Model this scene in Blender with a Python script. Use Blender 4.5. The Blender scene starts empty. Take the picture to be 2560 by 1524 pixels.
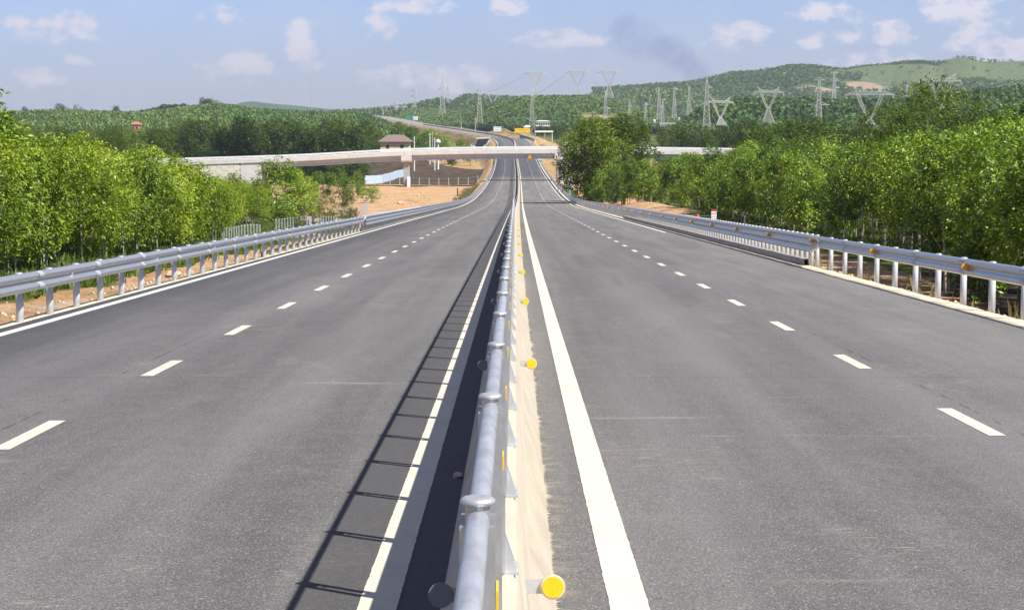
import bpy, math, random
import numpy as np
from mathutils import Vector, Matrix, Euler

R = math.radians
rnd = random.Random(7)
S = bpy.context.scene
COL = S.collection

# ------------------------------------------------------------------ camera
F_PX, CX, CY, HOR, VPX = 4800.0, 1280.0, 762.0, 305.0, 1287.0
EYE = Vector((0.06, 0.0, 2.1))
cam_d = bpy.data.cameras.new("camera")
cam_d.sensor_width = 36.0
cam_d.lens = F_PX / 2560.0 * 36.0
cam_d.clip_start = 0.1
cam_d.clip_end = 40000
cam = bpy.data.objects.new("camera", cam_d)
COL.objects.link(cam)
cam.location = EYE
cam.rotation_euler = (R(90) - math.atan((CY - HOR) / F_PX), 0, math.atan((VPX - CX) / F_PX))
S.camera = cam
CM = cam.rotation_euler.to_matrix()

def at(px, py, Y):
    """world point seen in pixel (px, py) of the 2560-wide photo at world depth Y"""
    v = CM @ Vector(((px - CX) / F_PX, -(py - CY) / F_PX, -1.0))
    return EYE + v * (Y / v.y)

# ------------------------------------------------------------------ world, sun, exposure
TO_SUN = Vector((0.667, -0.514, 1.0)).normalized()
W = bpy.data.worlds.new("World")
S.world = W
W.use_nodes = True
nt = W.node_tree
for n in list(nt.nodes):
    nt.nodes.remove(n)
def wn(t, **k):
    n = nt.nodes.new(t)
    for a, b in k.items():
        setattr(n, a, b)
    return n
sky = wn('ShaderNodeTexSky', sky_type='NISHITA', sun_disc=False, sun_elevation=math.asin(TO_SUN.z),
         sun_rotation=math.atan2(TO_SUN.x, TO_SUN.y), altitude=30, air_density=1.0, dust_density=0.35, ozone_density=3.0)
SKY_TINT = (0.555, 0.615, 0.945)
tint = wn('ShaderNodeVectorMath', operation='MULTIPLY')
tint.inputs[1].default_value = SKY_TINT
nt.links.new(sky.outputs[0], tint.inputs[0])
tc = wn('ShaderNodeTexCoord')
sx = wn('ShaderNodeSeparateXYZ')
nt.links.new(tc.outputs['Generated'], sx.inputs[0])
def wmath(op, a, b=None, clamp=False):
    n = wn('ShaderNodeMath', operation=op, use_clamp=clamp)
    for i, v in enumerate((a, b)):
        if v is None:
            continue
        if isinstance(v, (int, float)):
            n.inputs[i].default_value = v
        else:
            nt.links.new(v, n.inputs[i])
    return n.outputs[0]
ysafe = wmath('MAXIMUM', sx.outputs[1], 0.05)
az = wmath('DIVIDE', sx.outputs[0], ysafe)
el = wmath('DIVIDE', sx.outputs[2], ysafe)
cv = wn('ShaderNodeCombineXYZ')
nt.links.new(az, cv.inputs[0])
nt.links.new(wmath('MULTIPLY', el, 1.5), cv.inputs[1])
ns = wn('ShaderNodeTexNoise')
ns.inputs['Scale'].default_value = 75
ns.inputs['Detail'].default_value = 7
ns.inputs['Roughness'].default_value = 0.58
nt.links.new(cv.outputs[0], ns.inputs['Vector'])
ns2 = wn('ShaderNodeTexNoise')
ns2.inputs['Scale'].default_value = 22
ns2.inputs['Detail'].default_value = 4
nt.links.new(cv.outputs[0], ns2.inputs['Vector'])
# the larger cumulus clouds: direction (azimuth, elevation) and half size, in photo pixels
CLOUDS = [(85, 70, 80, 34), (185, 72, 75, 40), (590, 168, 95, 42), (640, 172, 60, 42), (765, 95, 55, 40), (775, 140, 60, 48),
          (560, 40, 60, 22), (955, 70, 45, 34), (1110, 195, 160, 34), (1835, 92, 90, 36), (2110, 92, 70, 24), (2225, 84, 65, 30),
          (2390, 30, 130, 60), (2420, 70, 95, 60), (2440, 120, 75, 50), (2330, 20, 80, 40), (2530, 132, 85, 34), (2020, 108, 40, 16), (195, 153, 45, 14), (1270, 22, 60, 24),
          (1030, 18, 110, 22), (2180, 160, 120, 30), (1400, 100, 120, 24), (90, 195, 90, 24), (2060, 40, 90, 30), (950, 190, 60, 30)]
acc = None
for (px, py, rx, ry) in CLOUDS:
    a0, e0 = (px - VPX) / F_PX, (HOR - py) / F_PX
    ra, re = rx * 1.25 / F_PX, ry * 1.35 / F_PX
    dx = wmath('MULTIPLY', wmath('SUBTRACT', az, a0), 1 / ra)
    dy = wmath('MULTIPLY', wmath('SUBTRACT', el, e0), 1 / re)
    m = wmath('SUBTRACT', 1.0, wmath('ADD', wmath('MULTIPLY', dx, dx), wmath('MULTIPLY', dy, dy)), clamp=True)
    acc = m if acc is None else wmath('MAXIMUM', acc, m)
puff = wmath('ADD', wmath('MULTIPLY', acc, 0.55), wmath('MULTIPLY', wmath('SUBTRACT', ns.outputs[0], 0.5), 2.2))
puff = wmath('MULTIPLY', wmath('SUBTRACT', puff, 0.22), 2.4, clamp=True)
puff = wmath('MULTIPLY', puff, wmath('MULTIPLY', acc, 3.0, clamp=True))
veil = wmath('MULTIPLY', wmath('SUBTRACT', wmath('ADD', wmath('MULTIPLY', ns2.outputs[0], 0.7), wmath('MULTIPLY', ns.outputs[0], 0.3)), 0.42), 1.5, clamp=True)
cover = wmath('ADD', wmath('MULTIPLY', puff, 0.95), wmath('MULTIPLY', veil, 0.35), clamp=True)
cover = wmath('MULTIPLY', cover, wmath('GREATER_THAN', sx.outputs[1], 0.05))
mixc = wn('ShaderNodeMix', data_type='RGBA')
nt.links.new(cover, mixc.inputs[0])
nt.links.new(tint.outputs[0], mixc.inputs[6])
mixc.inputs[7].default_value = (5.7, 5.5, 6.1, 1)
zen = wn('ShaderNodeMapRange', interpolation_type='SMOOTHSTEP')
zen.inputs[1].default_value = 0.12
zen.inputs[2].default_value = 0.45
nt.links.new(sx.outputs[2], zen.inputs[0])
ns3 = wn('ShaderNodeTexNoise')
ns3.inputs['Scale'].default_value = 3.5
ns3.inputs['Detail'].default_value = 5
nt.links.new(tc.outputs['Generated'], ns3.inputs['Vector'])
over = wmath('MULTIPLY', zen.outputs[0], wmath('MULTIPLY', wmath('SUBTRACT', ns3.outputs[0], 0.22), 1.9, clamp=True))  # unseen grey cover overhead, added to lower the blue fill light
mixz = wn('ShaderNodeMix', data_type='RGBA')
nt.links.new(over, mixz.inputs[0])
nt.links.new(mixc.outputs[2], mixz.inputs[6])
mixz.inputs[7].default_value = (1.5, 1.5, 1.53, 1)
bg = wn('ShaderNodeBackground')
bg.inputs[1].default_value = 0.1
nt.links.new(mixz.outputs[2], bg.inputs[0])
wo = wn('ShaderNodeOutputWorld')
nt.links.new(bg.outputs[0], wo.inputs[0])

sun_d = bpy.data.lights.new("sun", 'SUN')
sun_d.energy = 5.0
sun_d.angle = R(0.53)
sun_d.color = (1.0, 0.95, 0.87)
sun = bpy.data.objects.new("sun", sun_d)
COL.objects.link(sun)
sun.rotation_euler = (-TO_SUN).to_track_quat('-Z', 'Y').to_euler()
S.view_settings.view_transform = 'Standard'
S.view_settings.look = 'None'
S.view_settings.gamma = 1
S.view_settings.exposure = 0.62
S.cycles.max_bounces = 6
S.cycles.transparent_max_bounces = 8

# ------------------------------------------------------------------ materials
def mat(name, col=(0.5, 0.5, 0.5), rough=0.8, metal=0.0, var=0.0, vscale=4.0, col2=None, bump=0.0, bscale=30.0, spec=0.4, stretch=(1, 1, 1), extra=None):
    m = bpy.data.materials.new(name)
    m.use_nodes = True
    t = m.node_tree
    b = t.nodes['Principled BSDF']
    b.inputs['Roughness'].default_value = rough
    b.inputs['Metallic'].default_value = metal
    b.inputs['Specular IOR Level'].default_value = spec
    b.inputs['Base Color'].default_value = (*col, 1)
    g = t.nodes.new('ShaderNodeNewGeometry')
    mp = t.nodes.new('ShaderNodeMapping')
    mp.inputs['Scale'].default_value = stretch
    t.links.new(g.outputs['Position'], mp.inputs[0])
    if var > 0 or col2:
        n = t.nodes.new('ShaderNodeTexNoise')
        n.inputs['Scale'].default_value = vscale
        n.inputs['Detail'].default_value = 6
        n.inputs['Roughness'].default_value = 0.65
        t.links.new(mp.outputs[0], n.inputs['Vector'])
        r = t.nodes.new('ShaderNodeValToRGB')
        r.color_ramp.elements[0].position = 0.32
        r.color_ramp.elements[1].position = 0.68
        c2 = col2 if col2 else tuple(c * (1 + var) for c in col)
        c1 = col if col2 else tuple(c * (1 - var) for c in col)
        r.color_ramp.elements[0].color = (*c1, 1)
        r.color_ramp.elements[1].color = (*c2, 1)
        t.links.new(n.outputs[0], r.inputs[0])
        t.links.new(r.outputs[0], b.inputs['Base Color'])
    if bump > 0:
        n = t.nodes.new('ShaderNodeTexNoise')
        n.inputs['Scale'].default_value = bscale
        n.inputs['Detail'].default_value = 5
        t.links.new(mp.outputs[0], n.inputs['Vector'])
        bp = t.nodes.new('ShaderNodeBump')
        bp.inputs['Strength'].default_value = bump
        bp.inputs['Distance'].default_value = 0.02
        t.links.new(n.outputs[0], bp.inputs['Height'])
        t.links.new(bp.outputs[0], b.inputs['Normal'])
    return m

class NG:
    """small helper to write node graphs inside a material"""
    def __init__(s, m):
        s.t = m.node_tree
    def n(s, ty, **k):
        x = s.t.nodes.new(ty)
        for a, b in k.items():
            setattr(x, a, b)
        return x
    def l(s, a, b):
        s.t.links.new(a, b)
    def m(s, op, a, b=None, c=None, clamp=False):
        x = s.n('ShaderNodeMath', operation=op, use_clamp=clamp)
        for i, v in enumerate((a, b, c)):
            if v is None:
                continue
            if isinstance(v, (int, float)):
                x.inputs[i].default_value = v
            else:
                s.l(v, x.inputs[i])
        return x.outputs[0]
    def noise(s, vec, scale, detail=4, rough=0.55, stretch=None):
        if stretch:
            mp = s.n('ShaderNodeMapping')
            mp.inputs['Scale'].default_value = stretch
            s.l(vec, mp.inputs[0])
            vec = mp.outputs[0]
        x = s.n('ShaderNodeTexNoise')
        x.inputs['Scale'].default_value = scale
        x.inputs['Detail'].default_value = detail
        x.inputs['Roughness'].default_value = rough
        s.l(vec, x.inputs['Vector'])
        return x.outputs[0]
    def mix(s, f, a, b):
        x = s.n('ShaderNodeMix', data_type='RGBA')
        for i, v in ((0, f), (6, a), (7, b)):
            if isinstance(v, (int, float)):
                x.inputs[i].default_value = v
            elif isinstance(v, tuple):
                x.inputs[i].default_value = (*v, 1)
            else:
                s.l(v, x.inputs[i])
        return x.outputs[2]
    def step(s, v, lo, hi):
        x = s.n('ShaderNodeMapRange', interpolation_type='SMOOTHSTEP')
        x.inputs[1].default_value = lo
        x.inputs[2].default_value = hi
        s.l(v, x.inputs[0])
        return x.outputs[0]

def asphalt():
    m = bpy.data.materials.new("asphalt")
    m.use_nodes = True
    g = NG(m)
    b = m.node_tree.nodes['Principled BSDF']
    P = g.n('ShaderNodeNewGeometry').outputs['Position']
    sp = g.n('ShaderNodeSeparateXYZ')
    g.l(P, sp.inputs[0])
    big = g.noise(P, 0.5, 5, 0.6, (1.0, 0.16, 1))
    lane = g.noise(P, 1.3, 4, 0.6, (1.0, 0.010, 1))
    mid = g.noise(P, 2.4, 5, 0.65)
    fine = g.noise(P, 85, 2, 0.8)
    grain = g.noise(P, 30, 4, 0.8)
    vor = g.n('ShaderNodeTexVoronoi')
    vor.inputs['Scale'].default_value = 110
    g.l(P, vor.inputs['Vector'])
    base = g.mix(g.step(lane, 0.3, 0.72), (0.098, 0.096, 0.096), (0.168, 0.164, 0.164))
    # two darker wheel paths in each lane
    ux = g.m('ABSOLUTE', sp.outputs[0])
    wp = None
    for c_ in (1.55, 3.25, 5.05, 6.75):
        q = g.m('SUBTRACT', 1.0, g.m('MULTIPLY', g.m('ABSOLUTE', g.m('SUBTRACT', ux, c_)), 1.9), clamp=True)
        wp = q if wp is None else g.m('MAXIMUM', wp, q)
    base = g.mix(g.m('MULTIPLY', g.m('MULTIPLY', wp, g.step(big, 0.3, 0.65)), 0.38), base, (0.066, 0.064, 0.063))
    base = g.mix(g.m('MULTIPLY', g.step(big, 0.45, 0.7), 0.5), base, (0.190, 0.185, 0.182))
    base = g.mix(g.m('MULTIPLY', g.step(mid, 0.42, 0.75), 0.4), base, (0.178, 0.172, 0.166))
    base = g.mix(g.m('MULTIPLY', g.step(fine, 0.52, 0.28), 0.95), base, (0.028, 0.027, 0.027))
    base = g.mix(g.m('MULTIPLY', g.step(grain, 0.46, 0.28), 0.75), base, (0.040, 0.039, 0.038))
    base = g.mix(g.m('MULTIPLY', g.step(fine, 0.57, 0.72), 0.8), base, (0.34, 0.32, 0.29))
    base = g.mix(g.m('MULTIPLY', g.step(grain, 0.58, 0.74), 0.45), base, (0.30, 0.28, 0.255))
    spk = g.n('ShaderNodeSeparateColor')
    g.l(vor.outputs['Color'], spk.inputs[0])
    base = g.mix(g.m('MULTIPLY', g.m('GREATER_THAN', spk.outputs[0], 0.95), 0.5), base, (0.46, 0.43, 0.38))
    # a few paving seams across and along
    sy = g.m('ABSOLUTE', g.m('SUBTRACT', g.m('FRACT', g.m('ADD', g.m('MULTIPLY', sp.outputs[1], 1 / 43.0), g.m('MULTIPLY', g.noise(P, .5, 2), .002))), 0.5))
    base = g.mix(g.m('MULTIPLY', g.step(sy, 0.0006, 0.0002), 0.5), base, (0.03, 0.03, 0.03))
    sl = g.m('ABSOLUTE', g.m('SUBTRACT', ux, g.m('ADD', 4.42, g.m('MULTIPLY', g.noise(P, .8, 3), .05))))
    base = g.mix(g.m('MULTIPLY', g.step(sl, 0.02, 0.006), g.m('MULTIPLY', g.step(g.noise(P, 1.5, 3), .5, .62), 0.75)), base, (0.03, 0.03, 0.03))
    # cross dust streaks blown over the lanes
    st = g.noise(P, 1.0, 5, 0.6, (0.5, 3.2, 1))
    st2 = g.noise(P, 0.09, 2, 0.5)
    sm = g.m('MULTIPLY', g.step(st, 0.6, 0.78), g.step(st2, 0.42, 0.62))
    base = g.mix(g.m('MULTIPLY', sm, 0.6), base, (0.40, 0.36, 0.28))
    pt = g.noise(P, 0.8, 6, 0.7, (1.0, 0.45, 1))
    pk = g.noise(P, 14, 4, 0.7, (0.4, 1.6, 1))
    base = g.mix(g.m('MULTIPLY', g.m('MULTIPLY', g.step(pt, 0.52, 0.68), g.step(pk, 0.5, 0.66)), 0.5), base, (0.38, 0.345, 0.265))
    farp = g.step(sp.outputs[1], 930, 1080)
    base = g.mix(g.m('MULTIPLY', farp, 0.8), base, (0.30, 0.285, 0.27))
    # long faint tyre dirt near the sag, fresh dark surfacing beyond the bridge
    tr = g.noise(P, 1.4, 3, 0.5, (1.0, 0.03, 1))
    dusty = g.m('MULTIPLY', g.step(sp.outputs[1], 90, 330), g.m('SUBTRACT', 1.0, g.step(sp.outputs[1], 500, 545)))
    base = g.mix(g.m('MULTIPLY', dusty, g.m('ADD', 0.12, g.m('MULTIPLY', g.step(tr, 0.45, 0.75), 0.35))), base, (0.31, 0.29, 0.25))
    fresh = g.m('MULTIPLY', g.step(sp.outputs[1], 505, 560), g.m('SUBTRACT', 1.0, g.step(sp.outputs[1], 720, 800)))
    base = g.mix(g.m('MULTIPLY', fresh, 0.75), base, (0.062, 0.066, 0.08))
    # dust gathered at the foot of the barrier
    ax = g.m('ABSOLUTE', sp.outputs[0])
    near = g.m('SUBTRACT', 1.0, g.step(ax, 0.27, 0.46))
    dd = g.noise(P, 7, 5, 0.65, (0.8, 1, 1))
    base = g.mix(g.m('MULTIPLY', near, g.m('MULTIPLY', g.step(dd, 0.42, 0.7), 0.6)), base, (0.34, 0.30, 0.22))
    # darker speckled strip along the left edge line
    dark_strip = g.m('MULTIPLY', g.step(sp.outputs[0], -1.13, -1.07), g.m('SUBTRACT', 1.0, g.step(sp.outputs[0], -.33, -.29)))
    base = g.mix(g.m('MULTIPLY', dark_strip, g.m('ADD', 0.45, g.m('MULTIPLY', fine, 0.45))), base, (0.050, 0.049, 0.050))
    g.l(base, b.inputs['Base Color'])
    b.inputs['Roughness'].default_value = 0.82
    b.inputs['Specular IOR Level'].default_value = 0.35
    bp = g.n('ShaderNodeBump')
    bp.inputs['Strength'].default_value = 0.5
    bp.inputs['Distance'].default_value = 0.006
    g.l(fine, bp.inputs['Height'])
    g.l(bp.outputs[0], b.inputs['Normal'])
    return m

def leaf_mat(name, c1, c2, c3, trans=0.35, gloss=0.5):
    """leaves: colour varies leaf by leaf (tint attribute) and tree by tree"""
    m = bpy.data.materials.new(name)
    m.use_nodes = True
    g = NG(m)
    t = m.node_tree
    b = t.nodes['Principled BSDF']
    at_ = g.n('ShaderNodeAttribute', attribute_name='tint')
    oi = g.n('ShaderNodeObjectInfo')
    f = g.m('ADD', at_.outputs['Fac'], g.m('MULTIPLY', g.m('SUBTRACT', oi.outputs['Random'], 0.5), 0.6), clamp=True)
    r = g.n('ShaderNodeValToRGB')
    e = r.color_ramp.elements
    e[0].position, e[0].color = 0.05, (*c1, 1)
    e[1].position, e[1].color = 0.95, (*c3, 1)
    k = e.new(0.55)
    k.color = (*c2, 1)
    g.l(f, r.inputs[0])
    g.l(r.outputs[0], b.inputs['Base Color'])
    b.inputs['Roughness'].default_value = 0.42
    b.inputs['Specular IOR Level'].default_value = gloss
    tr = g.n('ShaderNodeBsdfTranslucent')
    hs = g.n('ShaderNodeHueSaturation')
    hs.inputs['Saturation'].default_value = 1.15
    hs.inputs['Value'].default_value = 1.5
    g.l(r.outputs[0], hs.inputs['Color'])
    g.l(hs.outputs[0], tr.inputs[0])
    mx = g.n('ShaderNodeMixShader')
    mx.inputs[0].default_value = trans
    g.l(b.outputs[0], mx.inputs[1])
    g.l(tr.outputs[0], mx.inputs[2])
    g.l(mx.outputs[0], t.nodes['Material Output'].inputs[0])
    return m

def ground_mat():
    m = bpy.data.materials.new("laterite_ground")
    m.use_nodes = True
    g = NG(m)
    b = m.node_tree.nodes['Principled BSDF']
    P = g.n('ShaderNodeNewGeometry').outputs['Position']
    a = g.n('ShaderNodeAttribute', attribute_name='cover')
    s = g.n('ShaderNodeSeparateColor')
    g.l(a.outputs['Color'], s.inputs[0])
    n1 = g.noise(P, 0.35, 6, 0.65)
    n2 = g.noise(P, 4.5, 6, 0.7)
    n3 = g.noise(P, 0.06, 5, 0.6)
    dirt = g.mix(g.step(n1, 0.35, 0.65), (0.52, 0.285, 0.12), (0.66, 0.42, 0.22))
    dirt = g.mix(g.step(n2, 0.45, 0.75), dirt, (0.74, 0.54, 0.33))
    dirt = g.mix(g.m('MULTIPLY', g.step(n2, 0.52, 0.3), 0.7), dirt, (0.30, 0.15, 0.07))
    n4 = g.noise(P, 1.1, 6, 0.7)
    n5 = g.noise(P, .22, 5, .6, (.35, 1.6, 1))
    dirt = g.mix(g.m('MULTIPLY', g.step(n4, 0.52, 0.36), 0.55), dirt, (0.36, 0.20, 0.10))
    dirt = g.mix(g.m('MULTIPLY', g.step(n5, 0.52, 0.64), 0.6), dirt, (0.60, 0.52, 0.42))
    dirt = g.mix(g.m('MULTIPLY', g.step(g.noise(P, .13, 4, .6), 0.56, 0.66), 0.5), dirt, (0.22, 0.19, 0.08))
    grass = g.mix(g.step(n1, 0.35, 0.65), (0.045, 0.085, 0.02), (0.12, 0.16, 0.035))
    grass = g.mix(g.step(n3, 0.45, 0.62), grass, (0.17, 0.17, 0.05))
    soil = g.mix(g.step(n1, 0.3, 0.7), (0.055, 0.042, 0.030), (0.12, 0.09, 0.06))
    grav = g.mix(g.step(n2, 0.3, 0.7), (0.36, 0.33, 0.29), (0.55, 0.50, 0.43))
    def jag(ch):
        return g.step(g.m('ADD', ch, g.m('MULTIPLY', g.m('SUBTRACT', n1, 0.5), 0.9)), 0.38, 0.62)
    c = g.mix(jag(s.outputs[0]), dirt, grass)
    c = g.mix(jag(s.outputs[1]), c, soil)
    c = g.mix(jag(s.outputs[2]), c, grav)
    g.l(c, b.inputs['Base Color'])
    b.inputs['Roughness'].default_value = 0.95
    b.inputs['Specular IOR Level'].default_value = 0.1
    bp = g.n('ShaderNodeBump')
    bp.inputs['Strength'].default_value = 1.0
    bp.inputs['Distance'].default_value = 0.22
    g.l(g.m('ADD', n2, g.m('MULTIPLY', n4, 2.0)), bp.inputs['Height'])
    g.l(bp.outputs[0], b.inputs['Normal'])
    return m

def hill_mat(name, ca, cb, cc, sc):
    m = bpy.data.materials.new(name)
    m.use_nodes = True
    g = NG(m)
    b = m.node_tree.nodes['Principled BSDF']
    P = g.n('ShaderNodeNewGeometry').outputs['Position']
    a = g.n('ShaderNodeAttribute', attribute_name='cover')
    s = g.n('ShaderNodeSeparateColor')
    g.l(a.outputs['Color'], s.inputs[0])
    n1 = g.noise(P, sc, 6, 0.65)
    n2 = g.noise(P, sc * 7, 5, 0.7)
    c = g.mix(g.step(n1, 0.38, 0.6), ca, cb)
    c = g.mix(g.m('MULTIPLY', g.step(n2, 0.45, 0.7), 0.6), c, ca)
    c = g.mix(g.step(g.m('ADD', s.outputs[0], g.m('MULTIPLY', g.m('SUBTRACT', n2, 0.5), 0.5)), 0.4, 0.6), c, cc)
    rag = g.m('ADD', g.m('SUBTRACT', n2, 0.5), g.m('SUBTRACT', n1, 0.5))
    c = g.mix(g.step(g.m('ADD', s.outputs[1], g.m('MULTIPLY', rag, 0.9)), 0.35, 0.65), c, (0.36, 0.27, 0.19))
    g.l(c, b.inputs['Base Color'])
    b.inputs['Roughness'].default_value = 1.0
    b.inputs['Specular IOR Level'].default_value = 0.0
    bp = g.n('ShaderNodeBump')
    bp.inputs['Strength'].default_value = 1.0
    bp.inputs['Distance'].default_value = 1.0 / sc * 0.05
    g.l(n2, bp.inputs['Height'])
    g.l(bp.outputs[0], b.inputs['Normal'])
    return m

M = {}
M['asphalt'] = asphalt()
def paint(name, col):
    m = bpy.data.materials.new(name)
    m.use_nodes = True
    g = NG(m)
    b = m.node_tree.nodes['Principled BSDF']
    P = g.n('ShaderNodeNewGeometry').outputs['Position']
    n1 = g.noise(P, 1.6, 5, 0.65)
    n2 = g.noise(P, 60, 3, 0.7)
    n3 = g.noise(P, 9, 5, 0.7)
    c = g.mix(g.m('MULTIPLY', g.step(n1, 0.45, 0.72), 0.35), col, tuple(q * .68 for q in col))
    c = g.mix(g.m('MULTIPLY', g.step(n3, 0.62, 0.75), 0.5), c, tuple(q * .55 for q in col))
    c = g.mix(g.m('MULTIPLY', g.step(n2, 0.68, 0.74), 0.8), c, (0.10, 0.095, 0.09))
    g.l(c, b.inputs['Base Color'])
    b.inputs['Roughness'].default_value = 0.75
    return m
M['paint'] = paint("road_paint", (0.62, 0.58, 0.48))
M['paint_white'] = paint("white_road_paint", (0.64, 0.63, 0.59))
M['concrete'] = mat("cast_concrete", (0.50, 0.435, 0.335), 0.85, var=0.13, vscale=2.2, bump=0.25, bscale=40, stretch=(2, 0.6, 2))
M['strip'] = mat("shoulder_concrete", (0.56, 0.46, 0.32), 0.9, col2=(0.68, 0.60, 0.46), vscale=1.5, bump=0.2, bscale=25)
M['kerb'] = mat("kerb_concrete", (0.42, 0.39, 0.34), 0.9, var=0.25, vscale=2)
M['bridge'] = mat("bridge_concrete", (0.60, 0.58, 0.54), 0.85, var=0.09, vscale=0.5)
M['girder'] = mat("girder_concrete", (0.38, 0.37, 0.35), 0.9, var=0.15, vscale=0.7)
M['panel'] = mat("panel_concrete", (0.62, 0.56, 0.45), 0.9, col2=(0.70, 0.66, 0.57), vscale=0.35)
M['galv'] = mat("galvanised_steel", (0.50, 0.505, 0.505), 0.32, 0.65, var=0.12, vscale=14, bump=0.08, bscale=40)
M['galv_bright'] = mat("polished_galvanised_steel", (0.58, 0.59, 0.605), 0.43, 0.62, var=0.22, vscale=22, stretch=(1, .3, 1))
M['galv_dull'] = mat("weathered_galvanised_steel", (0.50, 0.52, 0.53), 0.55, 0.35, var=0.16, vscale=11)
M['galv_post'] = mat("dull_galvanised_post", (0.50, 0.52, 0.53), 0.6, 0.15, var=0.14, vscale=9)
M['bolt'] = mat("dark_bolt_steel", (0.05, 0.05, 0.055), 0.6, 0.3)
M['yellow'] = mat("yellow_reflector", (0.84, 0.52, 0.01), 0.35, var=.10, vscale=60)
M['amber'] = mat("amber_reflector", (0.80, 0.36, 0.02), 0.35)
M['grey_back'] = mat("grey_plastic", (0.20, 0.21, 0.22), 0.6)
M['clear'] = mat("pale_reflector_rim", (0.66, 0.56, 0.42), 0.5)
M['white'] = mat("white_enamel", (0.78, 0.79, 0.80), 0.5)
M['black'] = mat("black_lettering", (0.02, 0.02, 0.02), 0.6)
M['red'] = mat("red_paint", (0.50, 0.035, 0.03), 0.5)
M['sign_yellow'] = mat("yellow_sign_sheet", (0.86, 0.52, 0.01), 0.5)
M['sign_red'] = mat("red_sign_border", (0.62, 0.09, 0.02), 0.5)
M['sign_green'] = mat("green_sign_sheet", (0.02, 0.26, 0.20), 0.5)
M['sign_teal'] = mat("teal_sheet", (0.10, 0.36, 0.32), 0.6)
M['sign_blue'] = mat("blue_sheet", (0.28, 0.40, 0.56), 0.6)
M['sheet'] = mat("pale_blue_sheet_metal", (0.55, 0.64, 0.76), 0.55, 0.1, var=0.1, vscale=1.0, stretch=(2, 2, .2))
M['steel_tower'] = mat("tower_steel", (0.50, 0.50, 0.47), 0.6, 0.2, var=0.08, vscale=.5)
M['insul'] = mat("insulator_glass", (0.45, 0.58, 0.55), 0.3)
M['wire'] = mat("conductor_aluminium", (0.40, 0.40, 0.42), 0.5, 0.4)
M['wall_yellow'] = mat("yellow_plaster", (0.76, 0.62, 0.34), 0.9, var=0.06, vscale=.6)
M['roof_brown'] = mat("brown_roof_tile", (0.21, 0.15, 0.135), 0.85, var=0.2, vscale=3)
M['roof_red'] = mat("orange_roof_tile", (0.42, 0.16, 0.09), 0.85, var=0.2, vscale=2)
M['wall_white'] = mat("white_plaster", (0.74, 0.72, 0.68), 0.9, var=0.06, vscale=.6)
M['glass'] = mat("dark_window", (0.03, 0.035, 0.04), 0.15)
M['bark_pale'] = mat("pale_bark", (0.36, 0.32, 0.26), 0.95, var=0.3, vscale=5, stretch=(1, 1, .3))
M['bark_dark'] = mat("dark_bark", (0.10, 0.08, 0.06), 0.95, var=0.3, vscale=5, stretch=(1, 1, .3))
M['leaf_rubber'] = leaf_mat("rubber_leaf", (0.090, 0.160, 0.012), (0.260, 0.370, 0.030), (0.460, 0.520, 0.075), 0.24, 0.45)
M['leaf_broad'] = leaf_mat("broad_leaf", (0.046, 0.098, 0.010), (0.165, 0.285, 0.024), (0.370, 0.470, 0.060), 0.18, 0.45)
M['leaf_dark'] = leaf_mat("acacia_leaf", (0.030, 0.062, 0.014), (0.068, 0.120, 0.024), (0.145, 0.200, 0.040), 0.28, 0.25)
M['leaf_olive'] = leaf_mat("olive_leaf", (0.050, 0.085, 0.012), (0.108, 0.165, 0.024), (0.215, 0.280, 0.046), 0.3, 0.25)
M['leaf_hill'] = leaf_mat("hill_forest_leaf", (0.048, 0.095, 0.026), (0.092, 0.165, 0.042), (0.150, 0.225, 0.060), 0.2, 0.1)
M['leaf_weed'] = leaf_mat("weed_leaf", (0.040, 0.075, 0.012), (0.085, 0.140, 0.022), (0.160, 0.210, 0.040), 0.2, 0.2)
M['leaf_scrub'] = leaf_mat("dry_scrub_leaf", (0.10, 0.07, 0.035), (0.16, 0.13, 0.05), (0.20, 0.20, 0.06), 0.2, 0.15)
M['leaf_dry'] = leaf_mat("dry_grass_blade", (0.16, 0.12, 0.05), (0.26, 0.22, 0.09), (0.20, 0.26, 0.06), 0.3, 0.1)
M['ground'] = ground_mat()
M['hill'] = hill_mat("hill_ground", (0.030, 0.062, 0.022), (0.075, 0.120, 0.040), (0.150, 0.165, 0.060), 0.02)
M['mountain'] = hill_mat("mountain_ground", (0.036, 0.080, 0.034), (0.076, 0.132, 0.052), (0.120, 0.160, 0.068), 0.006)

# ------------------------------------------------------------------ mesh helpers
def mesh_np(name, V, F, material, parent=None, smooth=False, tint=None, cover=None, link=True):
    V = np.asarray(V, dtype=np.float32)
    F = np.asarray(F, dtype=np.int32)
    me = bpy.data.meshes.new(name)
    k = F.shape[1]
    me.vertices.add(len(V)); me.vertices.foreach_set('co', V.ravel())
    me.loops.add(F.size); me.loops.foreach_set('vertex_index', F.ravel())
    me.polygons.add(len(F)); me.polygons.foreach_set('loop_start', np.arange(0, F.size, k, dtype=np.int32))
    me.polygons.foreach_set('loop_total', np.full(len(F), k, dtype=np.int32))
    if smooth:
        me.polygons.foreach_set('use_smooth', np.ones(len(F), dtype=bool))
    me.materials.append(material)
    if tint is not None:
        a = me.attributes.new('tint', 'FLOAT', 'FACE')
        a.data.foreach_set('value', np.asarray(tint, dtype=np.float32))
    if cover is not None:
        a = me.attributes.new('cover', 'FLOAT_COLOR', 'POINT')
        a.data.foreach_set('color', np.asarray(cover, dtype=np.float32).ravel())
    me.update(calc_edges=True)
    o = bpy.data.objects.new(name, me)
    if link:
        COL.objects.link(o)
    if parent is not None:
        o.parent = parent
    return o

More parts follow.
